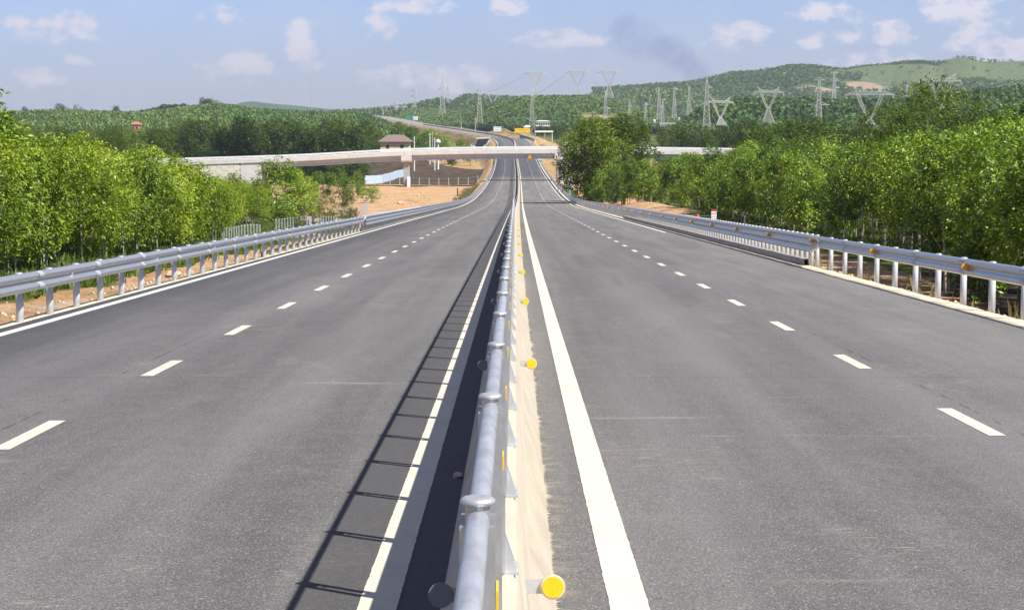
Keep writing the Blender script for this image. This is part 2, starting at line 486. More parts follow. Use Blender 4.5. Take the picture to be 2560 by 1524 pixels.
class MB:
    """collects shapes, then links them as ONE mesh object"""
    def __init__(s):
        s.v, s.f = [], []
    def add(s, v, f):
        n = len(s.v)
        s.v += [tuple(p) for p in v]
        s.f += [tuple(i + n for i in q) for q in f]
        return s
    def box(s, x0, x1, y0, y1, z0, z1):
        v = [(x, y, z) for z in (z0, z1) for y in (y0, y1) for x in (x0, x1)]
        return s.add(v, [(0, 2, 3, 1), (4, 5, 7, 6), (0, 1, 5, 4), (2, 6, 7, 3), (0, 4, 6, 2), (1, 3, 7, 5)])
    def bevel_box(s, x0, x1, y0, y1, z0, z1, b=.01):
        v, f = [], []
        rings = [(z0, b), (z0 + b, 0), (z1 - b, 0), (z1, b)]
        for z, i in rings:
            v += [(x0 + i, y0 + i, z), (x1 - i, y0 + i, z), (x1 - i, y1 - i, z), (x0 + i, y1 - i, z)]
        for r in range(3):
            for k in range(4):
                f.append((r * 4 + k, r * 4 + (k + 1) % 4, r * 4 + 4 + (k + 1) % 4, r * 4 + 4 + k))
        f += [(3, 2, 1, 0), (12, 13, 14, 15)]
        return s.add(v, f)
    def tube(s, pts, rad, n=8, cap=True):
        pts = [Vector(p) for p in pts]
        if not isinstance(rad, (list, tuple)):
            rad = [rad] * len(pts)
        v, f = [], []
        for i, p in enumerate(pts):
            d = (pts[min(i + 1, len(pts) - 1)] - pts[max(i - 1, 0)]).normalized()
            a = Vector((0, 0, 1)) if abs(d.z) < .9 else Vector((1, 0, 0))
            e1 = d.cross(a).normalized(); e2 = d.cross(e1)
            for k in range(n):
                t = 2 * math.pi * k / n
                v.append(p + (e1 * math.cos(t) + e2 * math.sin(t)) * rad[i])
        for i in range(len(pts) - 1):
            for k in range(n):
                f.append((i * n + k, i * n + (k + 1) % n, (i + 1) * n + (k + 1) % n, (i + 1) * n + k))
        if cap:
            f.append(tuple(range(n - 1, -1, -1)))
            f.append(tuple(range((len(pts) - 1) * n, len(pts) * n)))
        return s.add(v, f)
    def lathe(s, prof, n=16, c=(0, 0, 0), axis='z'):
        v, f = [], []
        for r, h in prof:
            for k in range(n):
                t = 2 * math.pi * k / n
                if axis == 'z':
                    v.append((c[0] + r * math.cos(t), c[1] + r * math.sin(t), c[2] + h))
                else:
                    v.append((c[0] + r * math.cos(t), c[1] + h, c[2] + r * math.sin(t)))
        for i in range(len(prof) - 1):
            for k in range(n):
                f.append((i * n + k, i * n + (k + 1) % n, (i + 1) * n + (k + 1) % n, (i + 1) * n + k))
        f.append(tuple(range(n - 1, -1, -1)))
        f.append(tuple(range((len(prof) - 1) * n, len(prof) * n)))
        return s.add(v, f)
    def prism(s, poly, d0, d1, plane='xz'):
        """extrude a polygon given in plane xz along y (or yz along x)"""
        n = len(poly)
        if plane == 'xz':
            v = [(a, d0, b) for a, b in poly] + [(a, d1, b) for a, b in poly]
        elif plane == 'yz':
            v = [(d0, a, b) for a, b in poly] + [(d1, a, b) for a, b in poly]
        else:
            v = [(a, b, d0) for a, b in poly] + [(a, b, d1) for a, b in poly]
        f = [tuple(range(n)), tuple(range(2 * n - 1, n - 1, -1))]
        f += [(i, n + i, n + (i + 1) % n, (i + 1) % n) for i in range(n)]
        return s.add(v, f)
    def build(s, name, material, parent=None, smooth=False, link=True):
        me = bpy.data.meshes.new(name)
        me.from_pydata(s.v, [], s.f)
        me.materials.append(material)
        import bmesh
        bm = bmesh.new(); bm.from_mesh(me)
        bmesh.ops.recalc_face_normals(bm, faces=bm.faces)
        bm.to_mesh(me); bm.free()
        if smooth:
            for p in me.polygons:
                p.use_smooth = True
        me.update()
        o = bpy.data.objects.new(name, me)
        if link:
            COL.objects.link(o)
        if parent is not None:
            o.parent = parent
        return o

def tag(o, label=None, cat=None, group=None, kind=None):
    if label: o['label'] = label
    if cat: o['category'] = cat
    if group: o['group'] = group
    if kind: o['kind'] = kind
    return o

def thing(name, label, cat, loc=(0, 0, 0), rz=0.0, group=None, scale=None):
    o = bpy.data.objects.new(name, None)
    o.empty_display_size = 0.3
    COL.objects.link(o)
    o.location = loc
    o.rotation_euler = (0, 0, rz)
    if scale is not None:
        o.scale = scale if isinstance(scale, (tuple, list)) else (scale,) * 3
    return tag(o, label, cat, group)

def link_copy(src, parent, loc=None):
    c = src.copy()
    COL.objects.link(c)
    c.parent = parent
    if loc is not None:
        c.location = loc
    return c

def struct(o):
    o['kind'] = 'structure'
    return o

ONES = ["", "first", "second", "third", "fourth", "fifth", "sixth", "seventh", "eighth", "ninth", "tenth", "eleventh", "twelfth",
        "thirteenth", "fourteenth", "fifteenth", "sixteenth", "seventeenth", "eighteenth", "nineteenth"]
TENS = {2: ("twentieth", "twenty"), 3: ("thirtieth", "thirty"), 4: ("fortieth", "forty"), 5: ("fiftieth", "fifty"), 6: ("sixtieth", "sixty"),
        7: ("seventieth", "seventy"), 8: ("eightieth", "eighty"), 9: ("ninetieth", "ninety")}
def ordinal(n):
    if n < 20:
        return ONES[n]
    t, o = divmod(n, 10)
    return TENS[t][0] if o == 0 else TENS[t][1] + "-" + ONES[o]

# ------------------------------------------------------------------ road geometry
def hermite(xs, ys):
    xs = np.array(xs, float); ys = np.array(ys, float)
    d = np.diff(ys) / np.diff(xs)
    m = np.zeros_like(ys)
    m[0], m[-1] = d[0], d[-1]
    h = np.diff(xs)
    m[1:-1] = (d[:-1] * h[1:] + d[1:] * h[:-1]) / (h[1:] + h[:-1])
    def f(x):
        x = np.asarray(x, float)
        xc = np.clip(x, xs[0], xs[-1])
        i = np.clip(np.searchsorted(xs, xc) - 1, 0, len(xs) - 2)
        t = (xc - xs[i]) / h[i]
        r = ((2 * t**3 - 3 * t**2 + 1) * ys[i] + (t**3 - 2 * t**2 + t) * h[i] * m[i] + (-2 * t**3 + 3 * t**2) * ys[i + 1] + (t**3 - t**2) * h[i] * m[i + 1])
        return r + (x - xc) * np.where(x > xc, m[-1], m[0])
    return f
zr = hermite([-60, 0, 60, 120, 200, 267, 330, 404, 480, 560, 640, 679, 720, 808, 911, 1000, 1100, 1300, 1550, 1750, 1950, 2100, 2300],
             [2.13, 0, -2.13, -4.26, -7.1, -9.4, -11.0, -12.1, -12.8, -13.15, -13.05, -12.75, -12.0, -9.75, -6.7, -5.4, -4.0, -2.1, .6, 3.9, 8.1, 9.4, 9.8])
cx = hermite([-60, 0, 800, 905, 1000, 1100, 1300, 1550, 1750, 1950, 2100, 2300], [0, 0, 0, -1.0, -8, -22, -46, -78, -106, -142, -172, -215])
Z = lambda y: float(zr(y))
X = lambda y: float(cx(y))

def stations(y0, y1, k=0.03, lo=1.0, hi=14.0):
    ys = [y0]
    while ys[-1] < y1:
        ys.append(ys[-1] + min(hi, max(lo, abs(ys[-1]) * k)))
    ys[-1] = y1
    return np.array(ys)

def sweep(name, prof, ys, material, parent=None, closed=True, smooth=False, jitter=0.0):
    """sweep a profile [(lateral offset, height)] along the road"""
    ys = np.asarray(ys, float)
    p = np.array(prof, float)
    n, k = len(ys), len(p)
    c, z = cx(ys), zr(ys)
    V = np.zeros((n, k, 3))
    V[:, :, 0] = c[:, None] + p[None, :, 0]
    V[:, :, 1] = ys[:, None]
    V[:, :, 2] = z[:, None] + p[None, :, 1]
    if jitter:
        r = np.random.RandomState(3)
        V[:, :, 2] += r.uniform(-jitter, jitter, (n, k))
    kk = k if closed else k - 1
    i, j = np.meshgrid(np.arange(n - 1), np.arange(kk), indexing='ij')
    j2 = (j + 1) % k
    F = np.stack([i * k + j, i * k + j2, (i + 1) * k + j2, (i + 1) * k + j], -1).reshape(-1, 4)
    return mesh_np(name, V.reshape(-1, 3), F, material, parent, smooth)

YEND = 2300
ys_road = stations(-20, YEND, .02, 1.0, 12)
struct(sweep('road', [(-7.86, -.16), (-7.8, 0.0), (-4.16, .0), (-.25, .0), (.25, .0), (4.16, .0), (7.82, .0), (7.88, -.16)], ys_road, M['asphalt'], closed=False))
def strip(name, u0, u1, y0, y1, m, h=.004, k=.02):
    o = sweep(name, [(u0, h), (u1, h)], np.concatenate([np.arange(y0, 24, .06), stations(24, y1, k, 1.0, 12)]) if y0 < 20 else stations(y0, y1, k, 1.0, 12), m, closed=False)
    if y0 < 20:
        r = np.random.RandomState(int(abs(u0) * 100))
        for v in o.data.vertices:
            if v.co.y < 24: v.co.x += r.normal() * .0013
    return struct(o)
strip('edge_line', -.735, -.535, -10, YEND, M['paint'])
strip('edge_line', .54, .74, -10, YEND, M['paint'])
strip('edge_line', -7.54, -7.36, -10, YEND, M['paint_white'])
strip('edge_line', 7.44, 7.60, 96, YEND, M['paint_white'])
for u, s0 in ((-4.12, 15.6), (4.2, 16.5)):
    V, F = [], []
    y = s0 - 12.6
    r = random.Random(int(s0 * 10))
    while y < 1500:
        n = len(V)
        ln = 2.0 + r.uniform(-.08, .08)
        for yy in (y, y + ln / 2, y + ln):
            for uu in (-.075, .075):
                V.append((X(yy) + u + uu, yy, Z(yy) + .004))
        F += [(n, n + 1, n + 3, n + 2), (n + 2, n + 3, n + 5, n + 4)]
        y += 6.2
    struct(mesh_np('lane_line', V, F, M['paint']))
# concrete strips along both pavement edges, and the low kerbs under the double rails
struct(sweep('shoulder_strip', [(-8.2, -.25), (-8.18, -.03), (-7.83, -.012), (-7.81, -.2)], ys_road, M['strip'], jitter=.008))
struct(sweep('shoulder_strip', [(7.93, -.3), (7.94, -.035), (8.5, -.05), (8.54, -.3)], ys_road, M['strip'], jitter=.008))

# ------------------------------------------------------------------ ground
def smooth(a, b, x):
    t = np.clip((np.asarray(x, float) - a) / (b - a), 0, 1)
    return t * t * (3 - 2 * t)

def vnoise(x, y, s, seed=0):
    """value noise, vectorised"""
    x = np.asarray(x, float) / s + seed * 17.3
    y = np.asarray(y, float) / s - seed * 9.1
    xi, yi = np.floor(x), np.floor(y)
    fx, fy = x - xi, y - yi
    fx, fy = fx * fx * (3 - 2 * fx), fy * fy * (3 - 2 * fy)
    def hsh(a, b):
        v = np.sin(a * 127.1 + b * 311.7 + seed * 74.7) * 43758.5453
        return v - np.floor(v)
    return ((hsh(xi, yi) * (1 - fx) + hsh(xi + 1, yi) * fx) * (1 - fy) + (hsh(xi, yi + 1) * (1 - fx) + hsh(xi + 1, yi + 1) * fx) * fy) * 2 - 1

gl_left = hermite([-100, 0, 120, 200, 300, 400, 500, 800, 1000, 1500, 2100, 4000, 9000], [1.5, -1.4, -5.8, -8.9, -12.3, -14.0, -14.5, -14.3, -11.5, -7, -2, -2, -4])
gl_right = hermite([-100, 0, 60, 120, 200, 300, 400, 500, 800, 1000, 1500, 2100, 4000, 9000], [1.5, -1.9, -3.9, -5.5, -8.3, -11.7, -13.3, -13.7, -12, -9.5, -5, -1, 0, -2])
def ground_z(x, y):
    x, y = np.broadcast_arrays(np.asarray(x, float), np.asarray(y, float))
    yr = np.clip(y, -60, YEND)
    u = x - cx(yr)
    a = np.abs(u)
    road = zr(yr) + 0 * u
    gl = np.where(u < 0, gl_left(y), gl_right(y))
    fade = smooth(YEND - 100, YEND + 50, y)
    drop = np.maximum(road - .22 - gl, 0)
    w = np.maximum(drop * 1.6, 3.0)
    t = smooth(0, 1, (a - 9.0) / w)
    z = (road - .22) * (1 - t) + gl * t
    z = np.where(a < 9.0, np.where(a < 8.3, road - .6, road - .22), z)
    z = z * (1 - fade) + gl * fade
    off = smooth(8.6, 11, a)
    z = z + off * (vnoise(x, y, 6, 1) * .16 + vnoise(x, y, 2.3, 2) * .07 + vnoise(x, y, 40, 3) * .5 * smooth(15, 40, a))
    # orange spoil mounds
    for (mu, my, su, sy, h) in ((17, 255, 5, 38, 1.9), (19, 205, 5, 22, .9), (-24, 330, 9, 26, 1.1), (-36, 380, 12, 30, 1.2), (15, 345, 4, 26, 1.5),
                                (13.5, 60, 3, 14, .35), (-13.5, 46, 4, 16, .25), (16, 985, 8, 30, 4.5), (20, 1060, 14, 40, 6.0), (-41, 652, 17, 30, 6.2), (26, 880, 14, 40, 2.5)):
        z = z + h * np.exp(-((u - mu) / su)**2 - ((y - my) / sy)**2)
    return z
GZ = lambda x, y: float(ground_z(x, y))

yg = np.concatenate([np.arange(-25, 90, 1.1), stations(90, 9000, .0125, 1.1, 260)])
off = np.concatenate([[0, 4, 8.0, 8.25, 8.55, 8.8, 9.1, 9.5], np.arange(10, 30, .9), 30 * 1.075**np.arange(0, 76)])
off = np.concatenate([-off[::-1][:-1], off])
YY, OO = np.meshgrid(yg, off, indexing='ij')
XX = OO + cx(np.clip(YY, -60, YEND))
ZZ = ground_z(XX, YY)
cover = np.zeros(XX.shape + (4,)); cover[..., 3] = 1
u = OO; a = np.abs(u)
L = u < 0
edgeL = np.where(YY < 75, 15.0, np.where(YY < 200, 16.0, 24.0))
g = np.where(L, smooth(edgeL - 1.5, edgeL + 2, a) * smooth(52, 62, YY), smooth(16, 19, a))
g = np.where(L & (YY > 225) & (YY < 520), .12 + .5 * smooth(45, 70, a) + .5 * smooth(18, 26, a) * smooth(330, 260, YY), g)
g = np.where((~L) & (YY > 200) & (YY < 420), smooth(22, 27, a), g)
g = np.where(YY > 520, np.where(a < 60, .45, .8), g)
g = np.where(YY > 1000, np.where(a < 22, .5, .95), g)
g = np.where((a < 9.6) & (YY < 300), .0, g)
g = np.where((a > 9.3) & (a < 13) & (YY > 285) & (YY < 470), .62, g)
cover[..., 0] = g
cover[..., 1] = np.where(L & (YY > 512) & (YY < 690) & (u > -95) & (u < -11), .95, 0)
cover[..., 1] = np.maximum(cover[..., 1], np.where((~L) & (a > 12) & (YY < 130), smooth(13, 15.5, a - 5 * smooth(58, 95, YY)) * .95, 0))
cover[..., 2] = np.where(L & (YY > 232) & (YY < 262) & (u > -44) & (u < -19), .7, 0)
cover[..., 2] = np.maximum(cover[..., 2], np.where(L & (YY > 150) & (YY < 178) & (u > -27) & (u < -17), .8, 0))
ny_, nx_ = XX.shape
i, j = np.meshgrid(np.arange(ny_ - 1), np.arange(nx_ - 1), indexing='ij')
F = np.stack([i * nx_ + j, i * nx_ + j + 1, (i + 1) * nx_ + j + 1, (i + 1) * nx_ + j], -1).reshape(-1, 4)
struct(mesh_np('ground', np.stack([XX, YY, ZZ], -1).reshape(-1, 3), F, M['ground'], smooth=True, cover=cover.reshape(-1, 4)))

# ------------------------------------------------------------------ median barrier with its delineators
bar = thing('median_barrier', "cream concrete safety barrier dividing the two carriageways", 'barrier', (0, 0, 0))
prof = [(-.30, .0), (-.30, .08), (-.175, .33), (-.105, .83), (-.09, .86), (.055, .86), (.07, .83), (.135, .33), (.26, .08), (.26, .0)]
sweep('barrier_body', prof, stations(-8, 1500, .02, .8, 12), M['concrete'], bar)
# cast joints every 12 m: thin darker fillets standing 2 mm proud
ring = [(p[0] * 1.012, p[1] * 1.0025) for p in prof]
jo = MB().add([(a_, yy, b_) for yy in (0, .012) for a_, b_ in ring], [(k, k + 1, k + 11, k + 10) for k in range(9)]).build('joint', M['kerb'], link=False)
for y in np.arange(3.4, 150, 6.0):
    link_copy(jo, bar, (X(y), float(y), Z(y)))
disc = MB().lathe([(.040, -.006), (.047, -.006), (.047, .006), (.0, .006)], 24, axis='y')
rim_o = disc.build('delineator_rim', M['clear'], link=False)
lens_o = MB().lathe([(.0, -.010), (.0405, -.010), (.0405, -.0061)], 24, axis='y').build('lens', M['yellow'], link=False)
back_o = MB().lathe([(.047, -.006), (.047, .006)], 24, axis='y').build('delineator', M['grey_back'], link=False)
arm_o = MB().box(-.11, -.02, .007, .010, -.028, .028).build('bracket', M['galv_dull'], link=False)
for k in range(24):
    y = 7.15 + 9.4 * k
    c = link_copy(rim_o, bar, (.205, y, Z(y) + .60)); c.name = 'delineator'
    link_copy(lens_o, c); link_copy(arm_o, c)
    y2 = y - .15
    c = link_copy(back_o, bar, (-.215, y2, Z(y2) + .60))
    b = link_copy(arm_o, c); b.scale = (-1, 1, 1)

# ------------------------------------------------------------------ steel hand rail on the barrier
rail = thing('barrier_railing', "shiny galvanised tube railing with capped posts along the top of the median barrier", 'railing', (0, 0, 0))
RU = .001
yr_ = stations(1.0, 700, .012, .5, 8)
th = np.linspace(0, 2 * np.pi, 15)[:-1]
sweep('rail_tube', [(RU + .0185 * math.cos(t), 1.575 + .0185 * math.sin(t)) for t in th], yr_, M['galv_bright'], rail, smooth=True)
post_b = MB()
post_b.tube([(0, 0, 1.50), (0, 0, 1.604)], .0205, 14)
post_b.box(-.028, .028, -.054, -.040, .872, 1.575).box(-.028, .028, .040, .054, .872, 1.575).box(-.024, .024, -.040, .040, 1.49, 1.51).box(-.024, .024, -.040, .040, 1.02, 1.035)
post_m = post_b.build('post', M['galv'], link=False, smooth=False)
cap_m = MB().lathe([(.024, .0), (.0285, .003), (.0285, .008), (.024, .012), (.012, .0145), (.0, .015)], 18).build('post_cap', M['galv_bright'], link=False, smooth=True)
gus = MB()
gus.box(.0, .072, -.045, .045, .862, .872)
gus.prism([(.022, .872), (.066, .872), (.026, .99)], -.040, -.034)
gus.prism([(.022, .872), (.066, .872), (.026, .99)], .034, .040)
gus.lathe([(.012, .0), (.012, .02)], 6, (.056, -.015, .872)); gus.lathe([(.012, .0), (.012, .02)], 6, (.056, .015, .872))
gus.box(-.062, -.0, -.05, .05, .862, .874)
gus_m = gus.build('base_bracket', M['galv_dull'], link=False)
ref_m = MB().box(.029, .033, -.024, .05, 1.43, 1.465).build('reflector', M['yellow'], link=False)
NP = 96
for k in range(-1, NP):
    y = 3.02 + 1.56 * k
    p = link_copy(post_m, rail, (RU, y, Z(y)))
    c = link_copy(cap_m, p, (0, 0, 1.60))
    link_copy(gus_m, p)
    if k < 45:
        link_copy(ref_m, p)
mb = MB()
y = 3.02 + 1.56 * NP
while y < 690:
    mb.tube([(RU, y, Z(y) + .86), (RU, y, Z(y) + 1.61)], .025, 6)
    mb.lathe([(.033, 1.605), (.033, 1.625)], 8, (RU, y, Z(y)))
    y += 1.56
o = mb.build('post', M['galv'], rail); o['kind'] = 'stuff'

# ------------------------------------------------------------------ side guard rails
def wbeam(side, zc):
    """W-beam profile facing the road; side=+1: rail on the right"""
    pts = [(0.0, .155), (.035, .150), (.078, .115), (.082, .085), (.078, .06), (.030, .022), (.012, .0), (.030, -.022), (.078, -.06), (.082, -.085), (.078, -.115), (.035, -.150), (0.0, -.155)]
    front = [(-side * a, zc + b) for a, b in pts]
    back = [(-side * (a - .006), zc + b) for a, b in reversed(pts)]
    return front + back
post2 = MB().tube([(0, 0, -.35), (0, 0, .80)],   .062, 16).build('post', M['galv_post'], link=False, smooth=False)
for p_ in post2.data.polygons:
    if len(p_.vertices) == 4: p_.use_smooth = True
cap2 = MB().lathe([(.066, -.012), (.073, .0), (.073, .012), (.060, .024), (.030, .032), (.0, .034)], 18).build('post_cap', M['galv_bright'], link=False, smooth=True)
block2 = MB().bevel_box(-.05, .05, -.05, .05, -.12, .12, .012).build('spacer_block', M['galv_dull'], link=False)
bolts = MB()
for by, bz in ((-.09, .016), (-.045, .016), (.035, .016), (.08, .016), (-.06, -.016), (.05, -.016)):
    bolts.lathe([(.012, -.012), (.012, .012)], 6, (0, by, bz))
bolt2 = bolts.build('splice_bolts', M['bolt'], link=False)
refl = MB().prism([(-.055, -.05), (.055, -.05), (.0, .07)], -.012, .0, 'yz')
amber2 = MB().prism([(0, -.075), (-.14, -.02), (-.14, .075), (0, .06)], -.012, .012).build('reflector', M['amber'], link=False)
grey2 = MB().prism([(0, -.02), (.07, -.075), (.07, .10), (.045, .05)], -.012, .012).build('reflector_back', M['galv_bright'], link=False)

def thrie(side, zc):
    """three-wave beam profile facing the road"""
    pts = [(0.0, .253), (.035, .248), (.078, .225), (.082, .195), (.078, .165), (.025, .125), (.012, .098), (.025, .07), (.078, .035), (.082, .0),
           (.078, -.035), (.025, -.07), (.012, -.098), (.025, -.125), (.078, -.165), (.082, -.195), (.078, -.225), (.035, -.248), (0.0, -.253)]
    return [(-side * a, zc + b) for a, b in pts] + [(-side * (a - .006), zc + b) for a, b in reversed(pts)]

def guardrail(side, u, label, y_split, sp1, y_first, top):
    gr = thing('guardrail', label, 'guardrail', (0, 0, 0))
    face = u - side * .175
    zw, zt = top - .155, top + .01 - .253
    # near stretch: two-wave beam; far stretch: three-wave beam
    ys1 = stations(14, y_split - 1.5, .02, .8, 4)
    sweep('rail_beam', [(face + a, b) for a, b in wbeam(side, zw)], ys1, M['galv'], gr)
    ys2 = stations(y_split - .15, 880, .02, 1.2, 10)
    sweep('rail_beam', [(face - side * .004 + a, b) for a, b in thrie(side, zt)], ys2, M['galv'], gr)
    # lapped beam ends every 4.3 m
    for y in np.arange(18.2, y_split - 3, 4.3):
        y = float(y)
        o = sweep('splice_lap', [(face - side * .006 + a, b) for a, b in wbeam(side, zw)], [y, y + .32], M['galv_dull'], gr)
    # bent piece where the beam widens
    eb = MB()
    yA, yB = y_split - 1.6, y_split
    wp = [(0.0, .155), (.035, .150), (.078, .115), (.082, .085), (.078, .06), (.030, .022), (.014, .006), (.012, .0), (.014, -.006), (.030, -.022), (.078, -.06), (.080, -.072),
          (.082, -.085), (.080, -.098), (.078, -.105), (.078, -.115), (.060, -.135), (.035, -.150), (0.0, -.155)]
    tp = [(-side * a, zt + b) for a, b in [(0.0, .253), (.035, .248), (.078, .225), (.082, .195), (.078, .165), (.025, .125), (.012, .098), (.025, .07), (.078, .035), (.082, .0),
           (.078, -.035), (.025, -.07), (.012, -.098), (.025, -.125), (.078, -.165), (.082, -.195), (.078, -.225), (.035, -.248), (0.0, -.253)]]
    A = [(face - side * (.003 + a), yA, Z(yA) + zw + b) for a, b in wp]
    B = [(face - side * .007 + a, yB, Z(yB) + b) for a, b in tp]
    n = len(A)
    A2 = [(x + side * .006, y, z) for x, y, z in A]; B2 = [(x + side * .006, y, z) for x, y, z in B]
    eb.add(A + B + A2 + B2, [(i, i + 1, n + i + 1, n + i) for i in range(n - 1)] + [(2 * n + i, 3 * n + i, 3 * n + i + 1, 2 * n + i + 1) for i in range(n - 1)])
    eb.build('transition_beam', M['galv'], gr)
    posts = []
    y = y_first
    while y < y_split - 1.2:
        posts.append((y, top - .035, True)); y += sp1
    y = y_split + .2
    while y < 640:
        posts.append((y, top - .015, False)); y += 1.0 if y < 240 else 2.0
    far = MB()
    for n, (y, h, near) in enumerate(posts):
        z = Z(y)
        if n < 100:
            p = link_copy(post2, gr, (X(y) + u, y, z))
            p.scale = (1, 1, h / .8)
            c = link_copy(cap2, p, (0, 0, .80))
            c.scale = (1, 1, .8 / h)
            if near:
                link_copy(block2, p, (-side * .112, 0, zw * .8 / h))
                link_copy(bolt2, p, (-side * .165, .0, zw * .8 / h))
        else:
            far.tube([(X(y) + u, y, z - .2), (X(y) + u, y, z + h)], .062, 6)
            far.lathe([(.073, 0), (.073, .02)], 8, (X(y) + u, y, z + h))
    o = far.build('post', M['galv'], gr); o['kind'] = 'stuff'
    return gr, posts
gL, pL = guardrail(-1, -7.93, "galvanised steel guardrail beside the orange dirt verge and young rubber plantation", 99.0, 2.0, 16.8, .79)
gRr, pR = guardrail(1, 8.58, "galvanised steel guardrail with amber reflectors beside the dense green woodland", 54.0, 2.2, 16.6, .845)
for k in range(24):
    y = 26.0 + 9.1 * k
    zz = .69 if y < 54 else .66
    link_copy(amber2, gRr, (8.58 - .19, y, Z(y) + zz))
for k in range(18):
    y = 33.5 + 8.0 * k
    zz = .635 if y < 99 else .61
    link_copy(grey2, gL, (-7.93 + .19, y, Z(y) + zz))
struct(sweep('kerb', [(8.34, -.1), (8.34, .13), (8.40, .15), (8.47, .15), (8.49, -.1)], stations(55, 150, .02, 1, 4), M['kerb'], jitter=.006))
struct(sweep('kerb', [(-8.02, -.1), (-8.02, .12), (-8.1, .14), (-8.18, .13), (-8.2, -.1)], stations(62, 150, .02, 1, 4), M['strip'], jitter=.006))


# ------------------------------------------------------------------ overpass
by0, by1 = 490.5, 499.5
bpx = [(300, 405), (503, 400), (733, 392.4), (1016, 377.6), (1284, 372.8), (1500, 373.2), (1752, 375.7), (2100, 382)]
bp = [at(p, q, by0) for p, q in bpx]
bz = hermite([p.x for p in bp], [p.z for p in bp])
BX0, BX1 = -105.0, 62.0
xs = np.linspace(BX0, BX1, 84)
ov = thing('overpass', "long concrete road bridge on two piers crossing over the highway", 'bridge', (0, 0, 0))
def beam_x(name, prof, x0, x1, m, parent, step=2.0):
    """sweep a closed (y, height under parapet top) profile across the highway"""
    n = max(2, int((x1 - x0) / step))
    xx = np.linspace(x0, x1, n)
    k = len(prof)
    V = np.array([[(x, y, float(bz(x)) + h) for y, h in prof] for x in xx]).reshape(-1, 3)
    F = [(i * k + j, i * k + (j + 1) % k, (i + 1) * k + (j + 1) % k, (i + 1) * k + j) for i in range(n - 1) for j in range(k)]
    mb = MB().add(V, F + [tuple(range(k)), tuple(range((n - 1) * k, n * k))])
    return mb.build(name, m, parent)
beam_x('deck', [(by0 + .25, -1.02), (by1 - .25, -1.02), (by1 - .25, -.80), (by0 + .25, -.80)], BX0, BX1, M['girder'], ov)
beam_x('parapet', [(by0, -1.12), (by0 + .245, -1.12), (by0 + .245, -.05), (by0 + .2, 0), (by0 + .05, 0), (by0, -.05)], BX0, BX1, M['bridge'], ov)
beam_x('parapet', [(by1, -1.12), (by1 - .245, -1.12), (by1 - .245, -.05), (by1 - .2, 0), (by1 - .05, 0), (by1, -.05)], BX0, BX1, M['bridge'], ov)
jm = MB()
for x in np.arange(-66, BX1, 2.0):
    z = float(bz(x)); jm.box(x - .025, x + .025, by0 - .004, by0 + .02, z - 1.1, z - .06)
jm.build('parapet_joint', M['girder'], ov)
PX = [at(652, 420, by0).x, at(1016, 400, by0).x, at(1400, 400, by0).x, at(1400, 400, by0).x + 41]
for (a_, b_) in ((PX[0], PX[1] - .9), (PX[1] + .9, PX[2] - .9), (PX[2] + .9, PX[3])):
    for gy in (by0 + 1.1, by0 + 3.4, by1 - 3.4, by1 - 1.1):
        beam_x('girder', [(gy - .12, -1.03), (gy + .12, -1.03), (gy + .12, -2.1), (gy + .36, -2.3), (gy + .36, -2.5), (gy - .36, -2.5), (gy - .36, -2.3), (gy - .12, -2.1)], a_, b_, M['bridge'], ov, 4)
# steel railing on the near parapet
rl = thing('bridge_railing', "thin white steel railing along the near parapet of the overpass", 'railing')
for h in (.28, .52):
    beam_x('rail', [(by0 + .08, h - .05), (by0 + .17, h - .05), (by0 + .17, h + .05), (by0 + .08, h + .05)], BX0, BX1, M['white'], rl)
pm = MB().box(-.07, .07, -.05, .05, -.01, .50).build('post', M['white'], link=False)
for x in np.arange(BX0 + 1, BX1, 2.0):
    link_copy(pm, rl, (float(x), by0 + .125, float(bz(x))))
rl2 = thing('bridge_railing', "thin white steel railing along the far parapet of the overpass", 'railing')
beam_x('rail', [(by1 - .17, .23), (by1 - .08, .23), (by1 - .08, .57), (by1 - .17, .57)], BX0, BX1, M['white'], rl2)
for x in PX[1:3]:
    zt = float(bz(x)) - 1.13
    gz = GZ(x, by0 + 1)
    p = MB().bevel_box(-.75, .75, by0 + .9, by0 + 2.3, gz - 1, zt - 1.85, .12).build('pier', M['girder'], ov)
    p.location.x = x
    p2 = MB().bevel_box(-.75, .75, by1 - 2.3, by1 - .9, gz - 1, zt - 1.85, .12).build('pier', M['girder'], ov)
    p2.location.x = x
    c = MB().prism([(by0 - .02, zt), (by1 + .02, zt), (by1 + .02, zt - 1.0), (by1 - 1.2, zt - 1.86), (by0 + 1.2, zt - 1.86), (by0 - .02, zt - 1.35)], -1.35, 1.35, 'yz').build('pier_cap', M['bridge'], p)
    b_ = MB().bevel_box(.15, .95, by0 + .1, by0 + .85, gz - .5, gz + 2.6, .1).build('crash_block', M['white'], p)
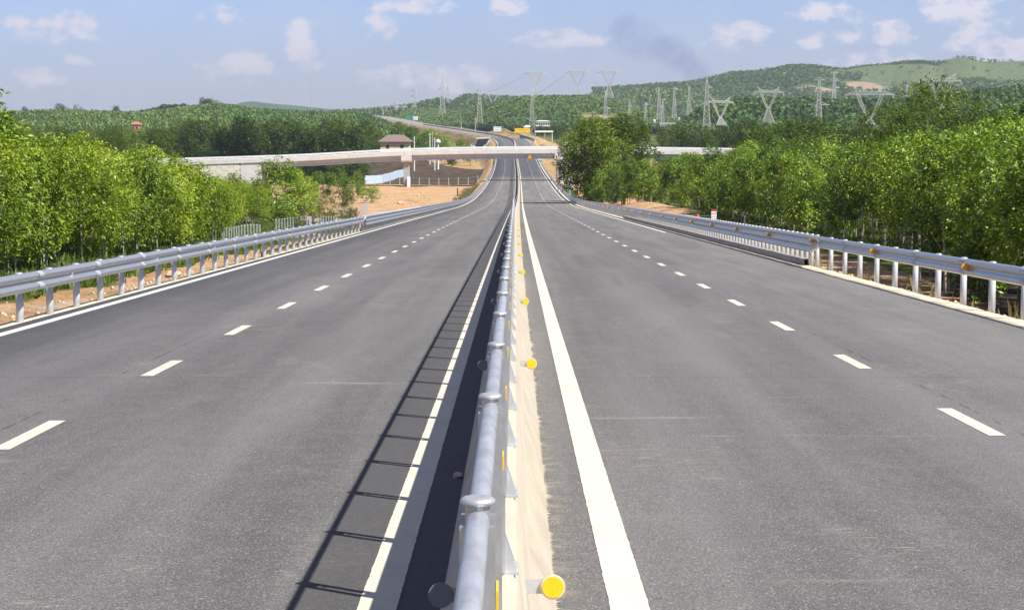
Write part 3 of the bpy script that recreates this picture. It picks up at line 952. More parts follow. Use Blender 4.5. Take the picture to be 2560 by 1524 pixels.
# wing wall of hexagonal panels left of the abutment
ab = MB()
for x0, x1 in ((PX[0] - 5.2, PX[0]),):
    ab.box(x0, x1, by0 + .26, by1 - .26, GZ(x0, by0) - 2, float(bz(x0)) - 1.125)
ab.build('abutment', M['bridge'], ov)
wx0, wx1 = BX0, PX[0] - 5.2
ww = MB(); ww.box(wx0, wx1 - .02, by0 + .3, by1 - .3, GZ(wx0, by0) - 3, float(bz(wx0)) - 1.125)
M['panel_back'] = mat('panel_joint_concrete', (0.40, 0.36, 0.29), 0.9)
w_o = ww.build('retaining_wall', M['panel_back'], ov)
hx = MB()
s = 1.0
for r_ in range(-1, 9):
    for c_ in range(20):
        hxx = wx1 - .95 - c_ * s * 1.5
        hz = float(bz(hxx)) - 2.05 - r_ * s * 1.74 - (s * .87 if c_ % 2 else 0)
        if hxx < wx0 or (r_ < 0 and c_ % 2 == 0): continue
        hx.prism([(hxx + s * .965 * math.cos(k * math.pi / 3), hz + s * .965 * math.sin(k * math.pi / 3)) for k in range(6)], by0 + .24, by0 + .31)
hx.build('hexagon_panels', M['panel'], w_o)

# ------------------------------------------------------------------ trees
def tube_np(pts, rad, n=6):
    mb = MB(); mb.tube(pts, rad, n, cap=False)
    return mb

def make_tree(seed, H, crown_lo, rx, tips, lpt, ll, lw, bark, leaf, trunk_r, lobes=9, droop=.35, up=0.25, lean=.3, hollow=.5, fork=False, nlimb=9):
    """returns (trunk object, crown object), unlinked; leaves are small folded quads spread through the crown"""
    r = np.random.RandomState(seed)
    rr = random.Random(seed)
    bx, byy = r.uniform(-lean, lean, 2)
    tp = [(0, 0, -.6), (bx * .05, byy * .05, H * .15), (bx * .3 + r.uniform(-.08, .08), byy * .3, H * .4), (bx * .7, byy * .7 + r.uniform(-.08, .08), H * .65), (bx, byy, H * .92)]
    tb = MB(); tb.tube(tp, [trunk_r * 1.25, trunk_r, trunk_r * .8, trunk_r * .5, trunk_r * .12], 7)
    cz, hh = (crown_lo + H) / 2, (H - crown_lo) / 2
    # lobes: clumps the crown is made of
    lc = []
    for k in range(lobes):
        th_, ph = r.uniform(0, 2 * np.pi), r.uniform(-1, 1)
        q = math.sqrt(max(0, 1 - ph * ph))
        f = r.uniform(.35, .95)
        lc.append((bx * .7 + q * math.cos(th_) * rx * f * .8, byy * .7 + q * math.sin(th_) * rx * f * .8, cz + ph * hh * .78, r.uniform(.30, .50)))
    lc.append((bx, byy, H - hh * .35, .42))
    for k in range(min(nlimb, len(lc))):
        x_, y_, z_, s_ = lc[k]
        t0 = max(crown_lo * .55, z_ - (abs(x_) + abs(y_)) * .8 - .3)
        f = min(1, t0 / (H * .92))
        p0 = Vector((bx * f, byy * f, t0)); p2 = Vector((x_, y_, z_)); p1 = p0.lerp(p2, .5) + Vector((r.uniform(-.2, .2), r.uniform(-.2, .2), r.uniform(-.1, .25)))
        tb.tube([p0, p1, p2], [trunk_r * .45, trunk_r * .3, trunk_r * .1], 5)
    trunk = tb.build('trunk', bark, link=False, smooth=True)
    lcn = np.array(lc)
    wts = lcn[:, 3]**2; wts /= wts.sum()
    idx = r.choice(len(lc), tips, p=wts)
    d = r.normal(size=(tips, 3)); d /= np.linalg.norm(d, axis=1)[:, None]
    rad = (hollow + (1 - hollow) * r.uniform(0, 1, tips)**.5)
    sc = np.stack([lcn[idx, 3] * rx, lcn[idx, 3] * rx, lcn[idx, 3] * (hh * .55 + rx * .45)], -1)
    tpz = lcn[idx, :3] + d * rad[:, None] * sc
    tpz[:, 2] = np.maximum(tpz[:, 2], crown_lo * .7)
    # leaf rosettes
    n = tips * lpt
    base = np.repeat(tpz, lpt, 0)
    out = np.repeat(d, lpt, 0)
    ld = out * .7 * np.array([1, 1, .5]) + r.normal(size=(n, 3)) * np.array([.75, .75, .45]) + np.array([0, 0, up - droop])
    ld /= np.linalg.norm(ld, axis=1)[:, None]
    L_ = ll * r.uniform(.65, 1.3, n)[:, None]
    base = base + r.normal(size=(n, 3)) * ll * .45
    nrm = np.array([.2, -.15, 1.0]) + r.normal(size=(n, 3)) * .40
    sd = np.cross(ld, nrm); sd /= (np.linalg.norm(sd, axis=1)[:, None] + 1e-6)
    up_ = np.cross(sd, ld)
    w_ = lw * r.uniform(.7, 1.25, n)[:, None]
    p0 = base; p2 = base + ld * L_ - np.array([0, 0, 1.0]) * L_ * .12
    mid = base + ld * L_ * .45
    p1 = mid + sd * w_ * .5 + up_ * w_ * .18
    p3 = mid - sd * w_ * .5 + up_ * w_ * .18
    V = np.stack([p0, p1, p2, p3], 1).reshape(-1, 3)
    q = np.arange(n) * 4
    F = np.stack([np.stack([q, q + 1, q + 2], -1), np.stack([q, q + 2, q + 3], -1)], 1).reshape(-1, 3)
    clump = np.repeat(r.uniform(-.26, .26, len(lc))[idx], lpt)
    t = np.clip(.45 + clump + r.normal(size=n) * .2 , 0, 1)
    crown = mesh_np('crown', V, F, leaf, tint=np.repeat(t, 2), link=False)
    return trunk, crown

def plant(kind, proto, x, y, s, label, cat, group, rz=None, sx=1.0, sink=0.0, name=None):
    r_ = thing(name or kind, label, cat, (x, y, GZ(x, y) - sink), rnd.uniform(0, 6.283) if rz is None else rz, group, (s * sx, s * sx, s))
    link_copy(proto[0], r_); link_copy(proto[1], r_)
    return r_

RUB = [make_tree(10 + k, 6.2, 2.3, 1.75, 330, 10, .21, .092, M['bark_pale'], M['leaf_rubber'], .036, lobes=10, droop=.55, lean=.35) for k in range(7)]
RUBL = [make_tree(40 + k, 6.4, .7, 1.95, 420, 10, .21, .092, M['bark_pale'], M['leaf_rubber'], .038, lobes=13, droop=.5, lean=.35) for k in range(3)]
BRD = [make_tree(60 + k, 8.0, (1.2, 2.2)[k % 2], (2.6, 2.2)[k % 2], 520, 9, .27, .125, M['bark_pale'], M['leaf_broad'], .075, lobes=(13, 9)[k % 2], droop=.4, lean=.6) for k in range(8)]
BRDT = [make_tree(160 + k, 8.0, (3.3, 1.8)[k % 2], 2.6, 560, 9, .25, .115, M['bark_dark' if k % 2 else 'bark_pale'], M['leaf_broad'], .08, lobes=11, droop=.4, lean=.6) for k in range(4)]
PIER = [make_tree(140 + k, 12.5, 1.6, 6.2, 1500, 9, .50, .19, M['bark_dark'], M['leaf_olive'], .2, lobes=26, droop=.2, lean=.9, nlimb=14) for k in range(2)]
ACA = [make_tree(80 + k, 13.0, 3.0, 4.2, 420, 9, .55, .20, M['bark_dark'], M['leaf_dark'], .16, lobes=16, droop=.2, lean=.8) for k in range(5)]
OLI = [make_tree(100 + k, 12.0, 2.5, 4.6, 560, 9, .46, .16, M['bark_dark'], M['leaf_olive'], .17, lobes=18, droop=.2, lean=.8) for k in range(4)]
BUS = [make_tree(120 + k, 2.6, .15, 1.7, 150, 9, .26, .12, M['bark_dark'], M['leaf_broad'], .035, lobes=10, droop=.3, lean=.2) for k in range(3)]

# left rubber plantation, in rows running along the road
rows = []
def edge_x(y):
    return -19.6 - 6.2 * smooth(126, 162, y) - .8 * smooth(165, 205, y)
n_left = 0
for ri in range(11):
    ci = 0
    y = 206.0 + rnd.uniform(-1, 1)
    while y > 71:
        xx = float(edge_x(y)) - ri * 3.0 + rnd.uniform(-.6, .6)
        lim = -.271 * y - 4.5
        if xx > lim:
            ci += 1
            s = rnd.uniform(.76, .97) * (0.86 if y > 150 else 1)
            pr = rnd.choice(RUBL if (ri < 3 and rnd.random() < (.95 if y < 125 and ri < 2 else .6)) else RUB)
            pxx = VPX + (xx - .06) / y * F_PX
            if pxx > 500: s = min(s, (at(pxx, 444 + rnd.uniform(-14, 18), y).z - GZ(xx, y)) / 6.7)
            lab = f"slender rubber tree, {ordinal(ci)} from the bridge end in the {ordinal(ri + 1)} plantation row"
            plant('rubber_tree', pr, xx, y, s, lab, 'tree', "rubber trees in the roadside plantation")
            n_left += 1
        y -= (2.5 if ri < 3 else 3.6) * rnd.uniform(.8, 1.2) * (1 + .004 * max(0, y - 100))
# tall tree at the left picture edge and taller ones behind
pt = at(-34, 232, 76)
plant('rubber_tree', RUBL[1], pt.x, 76, 1.30, "tallest rubber tree, rising alone above the plantation at the left picture edge", 'tree', "rubber trees in the roadside plantation")

# right roadside woodland: rows going away from the rail
cnt = {}
for ri in range(9):
    ci = 0
    y = 318.0
    while y > 46:
        e = 15.2 + 5.8 * smooth(62, 100, y) + 1.0 * smooth(180, 210, y) - 9.8 * smooth(250, 272, y)
        gap = 3.0 + .55 * ri
        xx = e + ri * gap + rnd.uniform(-1, 1)
        if xx < .268 * y + 5:
            ci += 1
            big = y < 100
            if ri == 0:
                pr, s, kind = rnd.choice(BRD), rnd.uniform(.55, .95), 'broadleaf_tree'
            else:
                pr, s, kind = rnd.choice(BRD), rnd.uniform(.74, 1.16), 'broadleaf_tree'
            if y < 118:
                pr, s = rnd.choice(BRDT if ri < 3 else BRD), rnd.uniform(.92, 1.15)
            if y > 90 and ri > 0 and rnd.random() < .16:
                pr, s, kind = rnd.choice(OLI), rnd.uniform(.58, .74), 'olive_green_tree'
            if 120 < y < 230 and ri > 2:
                s *= 1.0
            if 60 < y < 100: s *= .95
            if y < 62: s *= .9
            pxx = VPX + (xx - .06) / y * F_PX
            tl = float(np.interp(pxx, [1440, 1600, 1750, 1900, 2100, 2250, 2400, 2560], [412, 398, 366, 350, 345, 338, 318, 285])) + rnd.uniform(-12, 26)
            s = min(s, (at(pxx, tl, y).z - GZ(xx, y)) / (8.4 if kind == 'broadleaf_tree' else 12.4))
            desc = {'broadleaf_tree': "bright green broadleaf tree", 'olive_green_tree': "dull olive green tree"}[kind]
            lab = f"{desc}, {ordinal(ci)} from the overpass in the {ordinal(ri + 1)} woodland row"
            plant(kind, pr, xx, y, s, lab, 'tree', "trees in the dense roadside woodland")
        y -= (3.1 + .45 * ri) * rnd.uniform(.8, 1.2) * (1 + .0025 * max(0, y - 100))

for k, (x_, d, s_, txt) in enumerate(((15.6, 57, .60, "low dense tree hanging over the dark ditch nearest the right picture edge"), (17.2, 65, .68, "dense tree reaching down to the dark ditch by the guardrail"), (16.6, 73, .66, "leafy tree leaning over the dirt bank behind the guardrail"), (19.0, 82, .76, "dense tree above the dirt bank, furthest from the ditch"))):
    plant('broadleaf_tree', BRD[(0, 2, 4, 6)[k]], x_, d, s_, txt, 'tree', "trees in the dense roadside woodland", k * 1.3, sx=1.1)
# the big dark tree pair beside the overpass pier
for k, (px, d, s, top, rz, txt) in enumerate(((1478, 285, 1.0, 300, .5, "big spreading olive green tree hiding the overpass pier beside the guardrail"),
                                           (1560, 300, 1.0, 305, 2.2, "broad olive green tree just right of the pier-hiding tree, overlapping the overpass"))):
    x_ = at(px, 480, d).x
    gz = GZ(x_, d)
    h = at(px, top, d).z - gz
    plant('spreading_tree', PIER[k], x_, d, h / 12.5, txt, 'tree', None, rz, sx=1.0)
# taller trees standing above the right woodland
for k, (px, top, d, P_, txt) in enumerate(((2225, 275, 205, OLI[0], "wide olive tree below the lattice tower, left of the tallest woodland tree"), (2330, 214, 210, OLI[1], "tallest olive green tree rising from the middle of the roadside woodland"),
        (2400, 238, 200, OLI[2], "tall olive tree just right of the tallest woodland tree"), (2290, 262, 195, OLI[3], "rounded olive tree just left of the tallest woodland tree"),
        (2455, 285, 170, OLI[0], "olive tree with a sloping crown near the right picture edge"), (2540, 262, 130, BRD[1], "tall bright tree at the right picture edge"),
        (2590, 255, 115, BRD[2], "leafy tall tree cut off by the right picture edge"), (2140, 300, 240, OLI[2], "olive tree with its crown against the wide lattice tower"), (2060, 298, 250, OLI[3], "olive tree crown beneath the column-shaped lattice tower"),
        (1985, 302, 262, OLI[1], "dense olive tree two crowns left of the column-shaped lattice tower"), (1905, 318, 275, OLI[0], "small olive tree crown below the V-shaped lattice tower"))):
    p = at(px, 400, d)
    h = at(px, top, d).z - GZ(p.x, d)
    H0 = 12.0 if P_ in OLI else 8.0
    plant('olive_green_tree' if P_ in OLI else 'broadleaf_tree', P_, p.x, d, h / H0, txt, 'tree', "taller trees above the woodland")
# dark acacia belt behind the bridge, right and left
ci = 0
for k in range(30):
    px = 1655 + k * 27 + rnd.uniform(-8, 8)
    d = rnd.choice((430, 455, 520, 545)) if px > 1790 else rnd.choice((520, 545, 570))
    p = at(px, 400, d)
    top = 320 - 12 * smooth(1650, 2100, px) + rnd.choice((-8, 0, 6, 14, 20)) + rnd.uniform(-4, 4)
    h = at(px, top, d).z - GZ(p.x, d)
    ci += 1
    plant('acacia_tree', rnd.choice(ACA), p.x, d, h / 13.0, f"dark acacia behind the woodland, {ordinal(ci)} rightward from the overpass deck end", 'tree', "dark acacias behind the woodland", sx=1.0)
ci = 0
for k in range(74):
    px = 20 + k * 12.9 + rnd.uniform(-8, 8)
    if px > 925: continue
    d = rnd.choice((525, 560, 600)) if px > 330 else rnd.choice((430, 470, 560))
    top = 340 - 30 * smooth(300, 480, px) + 30 * smooth(905, 985, px) + rnd.choice((-10, -4, 2, 8, 16, 26)) + rnd.uniform(-4, 4)
    p = at(px, 400, d)
    h = at(px, top, d).z - GZ(p.x, d)
    ci += 1
    lt = px < 450
    plant('olive_green_tree' if lt else 'acacia_tree', rnd.choice(OLI if lt else ACA), p.x, d, h / (12.0 if lt else 13.0), f"{'olive green tree' if lt else 'dark acacia'} beyond the plantation, {ordinal(ci)} from the left picture edge", 'tree', "dark acacias beyond the plantation")
ci = 0
for k in range(30):
    px = 40 + k * 31 + rnd.uniform(-12, 12)
    d = rnd.uniform(640, 760)
    p = at(px, 400, d)
    top = 318 + rnd.uniform(-8, 8)
    h = at(px, top, d).z - GZ(p.x, d)
    ci += 1
    plant('olive_green_tree', rnd.choice(OLI), p.x, d, h / 12.0, f"mid green tree before the hills, {ordinal(ci)} from the left picture edge", 'tree', "trees before the left hills")
# trees and bushes between plantation and overpass on the left
SH = [(716, 388, 235, 'bamboo', RUBL[1], "feathery yellow-green tree standing alone before the overpass girder", 2.1, 6.4),
      (770, 440, 240, 'rubber_tree', RUBL[2], "leaning thin tree beside the feathery yellow-green tree", 1.3, 6.4),
      (640, 440, 205, 'rubber_tree', RUB[0], "last small rubber tree before the hexagon-panelled wall", 1.1, 6.2),
      (590, 432, 208, 'rubber_tree', RUB[3], "small rubber tree in front of the hexagon-panelled wall", 1.15, 6.2),
      (690, 486, 222, 'bush', BUS[0], "round dark bush among dry brush before the overpass", 1.6, 2.6),
      (860, 436, 300, 'broadleaf_tree', BRD[0], "dense dark green tree under the overpass beside the open dirt", 1.2, 8.0),
      (825, 430, 330, 'broadleaf_tree', BRD[2], "dense green tree under the overpass, behind the one beside the dirt", 1.2, 8.0),
      (893, 421, 350, 'broadleaf_tree', BRD[4], "narrow green tree nearest the pale sheet-metal fence", .8, 8.0),
      (790, 428, 340, 'broadleaf_tree', BRD[3], "green tree under the overpass behind the feathery tree", 1.1, 8.0),
      (745, 425, 350, 'broadleaf_tree', BRD[5], "shaded green tree under the left overpass girder", 1.1, 8.0)]
for (px, top, d, kd, P_, txt, sx_, H0) in SH:
    p = at(px, 450, d)
    h = at(px, top, d).z - GZ(p.x, d)
    s = h / H0
    plant({'bamboo': 'feathery_tree'}.get(kd, kd), P_, p.x, d, s, txt, 'bush' if kd == 'bush' else 'tree', None, sx=sx_ * .55 + .4)
BT = [(705, 508, 215, "low scrub bush beside the grey sign back"), (735, 505, 260, "low scrub bush at the foot of the feathery tree"), (560, 545, 165, "round green bush at the edge of the gravel patch"), (1475, 515, 265, "small bright bush on the spoil bank beside the road"),
      (930, 468, 330, "weedy bush at the end of the thin fence"), (1700, 545, 120, "pale yellow-green bush beside the guardrail near the kilometre post"), (1668, 538, 128, "low pale bush left of the one near the kilometre post"), (2470, 600, 60, "leafy dark bush overhanging the ditch by the guardrail")]
for k, (px, top, d, txt) in enumerate(BT):
    p = at(px, top, d)
    h = max(.6, p.z - GZ(p.x, d))
    plant('bush', BUS[k % 3], p.x, d, h / 2.6, txt, 'bush', None, sx=1.15)

for k, (px, top, d) in enumerate(((1030, 322, 800), (1048, 335, 760), (1060, 330, 780), (1078, 322, 790), (1092, 338, 770), (1112, 340, 760), (1128, 338, 770), (1145, 348, 760), (1160, 352, 790), (1010, 310, 900), (1025, 318, 880), (995, 305, 950), (1176, 362, 740), (1105, 355, 680), (1130, 360, 690))):
    p = at(px, 400, d); h = at(px, top, d).z - GZ(p.x, d)
    plant('broadleaf_tree', BRD[k % 8], p.x, d, h / 8.0, f"small dark tree below the far bend, {ordinal(k + 1)} in the scattered group", 'tree', "scattered trees below the far bend", sx=1.3)
for k in range(20):
    px = 1290 + k * 17 + rnd.uniform(-6, 6); d = rnd.uniform(960, 1060); p = at(px, 400, d)
    h = at(px, 318 + rnd.uniform(-8, 12), d).z - GZ(p.x, d)
    plant('olive_green_tree', rnd.choice(OLI), p.x, d, max(.3, h / 12.0), f"mid green tree behind the canopy, {ordinal(k + 1)} rightward from the yellow board", 'tree', "trees behind the far canopy")

THK = [make_tree(180 + k, 6.0, .5, 3.0, 420, 9, .40, .17, M['bark_dark'], M['leaf_dark'], .09, lobes=14, droop=.3, lean=.4) for k in range(2)]
for k in range(17):
    px = 655 + k * 15.5 + rnd.uniform(-5, 5); d = rnd.uniform(508, 545)
    p = at(px, 400, d); h = at(px, 402 + rnd.uniform(-8, 14), d).z - GZ(p.x, d)
    plant('thicket_tree', THK[k % 2], p.x, d, h / 6.2, f"dark low tree in the shade behind the left girder, {ordinal(k + 1)} rightward from the abutment", 'tree', "dark thicket behind the overpass", sx=1.1)

SCR = [make_tree(200 + k, 2.4, .1, 1.6, 130, 9, .24, .07, M['bark_pale'], M[('leaf_olive', 'leaf_scrub')[k % 2]], .03, lobes=9, droop=.2, lean=.2, up=.5) for k in range(4)]
sr = random.Random(31)
for k in range(34):
    px = sr.uniform(565, 880); d = sr.uniform(168, 330)
    p = at(px, 500, d)
    if p.x > -16: continue
    plant('scrub_bush', SCR[k % 4], p.x, d, sr.uniform(.5, 1.15), f"{('olive', 'dry brownish')[k % 2]} scrub bush on rough ground before the overpass, {ordinal(k + 1)} in the scattered patch", 'bush', "scrub before the overpass")

# ------------------------------------------------------------------ undergrowth and grass (nobody could count it)
def scatter_blades(name, label, pts, hgt, wid, material, per, seed, spread=.35):
    r = np.random.RandomState(seed)
    n = len(pts) * per
    b = np.repeat(np.array(pts), per, 0) + np.concatenate([r.normal(size=(n, 2)) * spread, np.zeros((n, 1))], 1)
    b[:, 2] = ground_z(b[:, 0], b[:, 1])
    d = r.normal(size=(n, 3)) * .5 + np.array([0, 0, 1.0]); d /= np.linalg.norm(d, axis=1)[:, None]
    s = r.normal(size=(n, 3)); s -= d * (s * d).sum(1)[:, None]; s /= np.linalg.norm(s, axis=1)[:, None]
    h = hgt * r.uniform(.4, 1.3, n)[:, None]; w = wid * r.uniform(.6, 1.3, n)[:, None]
    V = np.stack([b - s * w * .4, b + s * w * .4, b + d * h * .6 + s * w * .5 , b + d * h], 1).reshape(-1, 3)
    q = np.arange(n) * 4
    F = np.stack([q, q + 1, q + 2, q + 3], -1)
    o = mesh_np(name, V, F, material, tint=np.clip(r.normal(size=n) * .22 + .5, 0, 1))
    return tag(o, label, name.replace('_', ' '), None, 'stuff')
pts = []
for k in range(2600):
    y = 62 + 150 * rnd.random()**1.4
    x = float(edge_x(max(y, 70))) + 3.5 - rnd.random()**1.5 * 16
    if x > -.272 * y - 2: pts.append((x, y, 0))
scatter_blades('undergrowth', "bright green weeds and grass under the rubber plantation", pts, .55, .10, M['leaf_weed'], 18, 5, .4)
pts = []
for k in range(2200):
    y = 100 + 200 * rnd.random()**1.3
    x = 20.0 + rnd.random()**1.3 * 14
    if x < .27 * y + 2: pts.append((x, y, 0))
scatter_blades('undergrowth', "shady green weeds on the woodland floor behind the guardrail", pts, .40, .085, M['leaf_weed'], 13, 6, .35)
pts = []
for k in range(900):
    y = rnd.uniform(285, 480); sgn = -1 if rnd.random() < .6 else 1
    pts.append((sgn * rnd.uniform(9.2, 12.5), y, 0))
for k in range(260):
    pts.append((rnd.uniform(-36, -24), rnd.uniform(262, 285), 0))
for k in range(7):
    pts.append((rnd.uniform(8.9, 10.2), rnd.uniform(24, 62), 0))
scatter_blades('dry_grass', "thin yellow-green grass tufts on the embankment edges", pts, .38, .08, M['leaf_dry'], 9, 7, .3)

# ------------------------------------------------------------------ hills
def hill(name, crest, d, base_z, run, back, tree_h, material, res=7.0, cover_fn=None, nfront=26, amp=1.0, seed=1):
    cr = hermite([c[0] for c in crest], [c[1] for c in crest])
    pxs = np.arange(crest[0][0], crest[-1][0] + res, res)
    ts = np.concatenate([np.linspace(0, 1, nfront), 1 + np.linspace(.15, 1, 8)])
    V = np.zeros((len(ts), len(pxs), 3)); cov = np.zeros((len(ts), len(pxs), 4)); cov[..., 3] = 1
    for k, px in enumerate(pxs):
        dd = d(px) if callable(d) else d
        P = at(px, float(cr(px)), dd)
        zc = P.z - tree_h
        for n, t in enumerate(ts):
            if t <= 1:
                y = dd - run * (1 - t); f = 1 - (1 - t)**1.6 if t > 0 else 0
                z = base_z + (zc - base_z) * f
            else:
                y = dd + back * (t - 1); z = zc + (base_z - 8 - zc) * smooth(0, 1, t - 1)
            V[n, k] = (P.x * (.12 + .88 * y / dd), y, z)
            if cover_fn: cov[n, k, :2] = cover_fn(px, t)
    nz = amp * (vnoise(V[..., 0], V[..., 1], run * .16, seed) * .5 + vnoise(V[..., 0], V[..., 1], run * .06, seed + 1) * .22)
    env = np.clip(np.sin(np.pi * np.clip(ts, 0, 1)), 0, 1)[:, None]
    V[..., 2] += nz * env
    nr, nc = V.shape[:2]
    i, j = np.meshgrid(np.arange(nr - 1), np.arange(nc - 1), indexing='ij')
    F = np.stack([i * nc + j, i * nc + j + 1, (i + 1) * nc + j + 1, (i + 1) * nc + j], -1).reshape(-1, 4)
    struct(mesh_np(name, V.reshape(-1, 3), F, material, smooth=True, cover=cov.reshape(-1, 4)))
    return V, cov

def clump_template(seed, n, size, flat=.8):
    """one tree crown of n leaf clumps, unit radius"""
    r = np.random.RandomState(seed)
    d = r.normal(size=(n, 3)); d /= np.linalg.norm(d, axis=1)[:, None]
    p = d * (.45 + .55 * r.uniform(0, 1, n)[:, None]**.5); p[:, 2] *= flat
    nn = d + r.normal(size=(n, 3)) * .6; nn /= np.linalg.norm(nn, axis=1)[:, None]
    e1 = np.cross(nn, r.normal(size=(n, 3))); e1 /= np.linalg.norm(e1, axis=1)[:, None]
    e2 = np.cross(nn, e1)
    s = size * r.uniform(.6, 1.3, n)[:, None]
    return np.stack([p - e1 * s, p - e2 * s * .7, p + e1 * s, p + e2 * s * .7], 1), .5 + r.normal(size=n) * .12

def forest(name, label, P, rad, seed, material, n=46, size=.34, vary=.3, tall=1.25, patch=120.0):
    """a far wood reading as one mass: tree crowns at points P (trunk-less at this distance)"""
    r = np.random.RandomState(seed)
    T = [clump_template(seed * 10 + k, n, size) for k in range(4)]
    P = np.asarray(P)
    m = len(P)
    Vs, Ts = [], []
    pv = vnoise(P[:, 0], P[:, 1], patch, seed) * .26 + vnoise(P[:, 0], P[:, 1], patch * .3, seed + 7) * .2
    for k in range(m):
        t, tt = T[k % 4]
        s = rad * r.uniform(1 - vary, 1 + vary)
        a_ = r.uniform(0, 6.283); c_, s_ = math.cos(a_), math.sin(a_)
        q = t.reshape(-1, 3)
        v = np.stack([(q[:, 0] * c_ - q[:, 1] * s_) * s, (q[:, 0] * s_ + q[:, 1] * c_) * s, q[:, 2] * s * tall], -1) + P[k] + np.array([0, 0, s * .8])
        Vs.append(v); Ts.append(tt + pv[k] + r.normal() * .1)
    V = np.concatenate(Vs); t_ = np.clip(np.concatenate(Ts), 0, 1)
    F = np.arange(len(V)).reshape(-1, 4)
    o = mesh_np(name, V, F, material, tint=t_)
    return tag(o, label, 'forest', None, 'stuff')

def pts_on(V, cov, n, seed, tmin=0, tmax=1.0, skip=None, nfront=26):
    """random points on a hill's sheet; skip(cover) leaves bare patches"""
    r = np.random.RandomState(seed)
    nr, nc = V.shape[:2]
    a = r.uniform(tmin, min(tmax, 1.0), n) * (nfront - 1); b = r.uniform(0, nc - 1.001, n)
    if tmax > 1.0:
        more = r.uniform(0, 1, n) < .1
        a = np.where(more, nfront - 1 + r.uniform(0, 1.2, n), a)
    i, j = a.astype(int), b.astype(int)
    i = np.minimum(i, nr - 2)
    fa, fb = (a - i)[:, None], (b - j)[:, None]
    p = (V[i, j] * (1 - fb) + V[i, j + 1] * fb) * (1 - fa) + (V[i + 1, j] * (1 - fb) + V[i + 1, j + 1] * fb) * fa
    if skip is not None:
        c = cov[i, j]
        keep = np.array([not skip(q, r) for q in c])
        p = p[keep]
    p = p[(np.abs(p[:, 0] - cx(np.clip(p[:, 1], -60, YEND))) > 24) | (p[:, 1] > 2350)]
    return p

bare = lambda c, r: (c[0] > .5 and r.uniform() < .93) or (c[1] > .5)
# nearest low hills, left of the road
V, C = hill('hill', [(-120, 278), (20, 277), (150, 273), (260, 276), (380, 275), (440, 268), (520, 259), (560, 259), (640, 270), (720, 274), (820, 277), (900, 281), (960, 296), (1000, 318)], 1330, -9, 420, 200, 4.5, M['hill'], seed=2, amp=4)
forest('forest', "mid green forest covering the low hills beyond the plantation", pts_on(V, C, 15000, 3, .05, 1.1), 1.9, 3, M['leaf_hill'], 26, .34, .35)
# darker knoll behind it
V, C = hill('hill', [(300, 288), (370, 274), (400, 266), (430, 260), (470, 261), (500, 268), (560, 282)], 1750, -6, 300, 160, 8, M['hill'], seed=4, amp=4)
forest('forest', "dark wooded knoll on the left skyline", pts_on(V, C, 1500, 5, .1, 1.1), 3.6, 5, M['leaf_dark'], 26, .36)
# far blue hill
hill('hill', [(540, 285), (600, 258), (635, 254), (660, 257), (700, 261), (760, 267), (850, 276), (960, 280)], 6500, -4, 1500, 800, 0, M['mountain'], seed=6, amp=20)
# centre hill right of the far road
def cov_c(px, t):
    br = 1.0 if (1430 < px < 1600 and .30 < t < .74 - abs(px - 1515) * .002) or (1180 < px < 1300 and .55 < t < .66) else 0.0
    sand = 1.0 if (1440 < px < 1545 and .10 < t < .30) or (1545 < px < 1680 and abs(t - (.98 - (px - 1545) / 150)) < .06) else 0.0
    return (br, sand)
V, C = hill('hill', [(975, 296), (1010, 279), (1050, 270), (1090, 268), (1130, 272), (1170, 268), (1230, 254), (1290, 244), (1360, 239), (1440, 236), (1500, 240), (1550, 252), (1600, 266), (1660, 283), (1720, 300)], lambda q: 2150 - 530 * float(smooth(1140, 1260, q)), -3, 300, 260, 6.0, M['hill'], cover_fn=cov_c, seed=8, amp=4)
forest('forest', "green forest covering the middle hill right of the far highway bend", pts_on(V, C, 15000, 9, .0, 1.12, bare), 2.2, 9, M['leaf_hill'], 26, .34, .35)
# long ridge further back
V, C = hill('hill', [(820, 275), (900, 270), (1000, 262), (1060, 251), (1110, 243), (1130, 250), (1150, 239), (1220, 236), (1290, 240), (1340, 238), (1420, 238), (1520, 231), (1600, 222), (1680, 215), (1800, 235)], 2750, -3, 500, 300, 10, M['hill'], seed=11, amp=6)
forest('forest', "bluish green forest along the far ridge behind the pylons", pts_on(V, C, 7000, 12, .1, 1.12), 4.2, 12, M['leaf_hill'], 18, .42)
# big mountain on the right
def cov_m(px, t):
    gr = 0.0
    if px > 2130 and .45 < t and not (px > 2250 and px < 2330 and .6 < t < .9): gr = 1.0 if (px > 2330 or t < .86) else 0.0
    if 1840 < px < 2200 and .55 < t < .75 and (px - 1840) * .0006 + .5 > t: gr = .8
    q1 = 1.25 - (((px - 2140) / 70)**2 + ((t - .44 + (px - 2140) * .0003) / .07)**2) * .9
    q2 = 1.2 - (((px - 2020) / 70)**2 + ((t - .34) / .03)**2) * .8
    pink = float(np.clip(max(q1, q2), 0, 1))
    return (gr, pink)
V, C = hill('mountain', [(1480, 236), (1540, 228), (1640, 219), (1700, 215), (1740, 209), (1790, 198), (1830, 189), (1880, 187), (1930, 180), (1975, 172), (2010, 172), (2060, 177), (2100, 182), (2140, 176), (2200, 169), (2260, 160), (2300, 158), (2320, 161), (2370, 150), (2405, 145), (2430, 150), (2460, 155), (2520, 156), (2700, 160)], 3700, -2, 1300, 500, 0, M['mountain'], res=8, cover_fn=cov_m, seed=14, amp=26, nfront=40)
bare2 = lambda c, r: (c[0] > .5 and r.uniform() < .97) or (c[1] > .5) or r.uniform() < .25
forest('forest', "blue-green plantation forest on the big mountain", pts_on(V, C, 20000, 15, .05, 1.05, bare2, 40), 3.4, 15, M['leaf_hill'], 9, .55, .4, .8, 300)
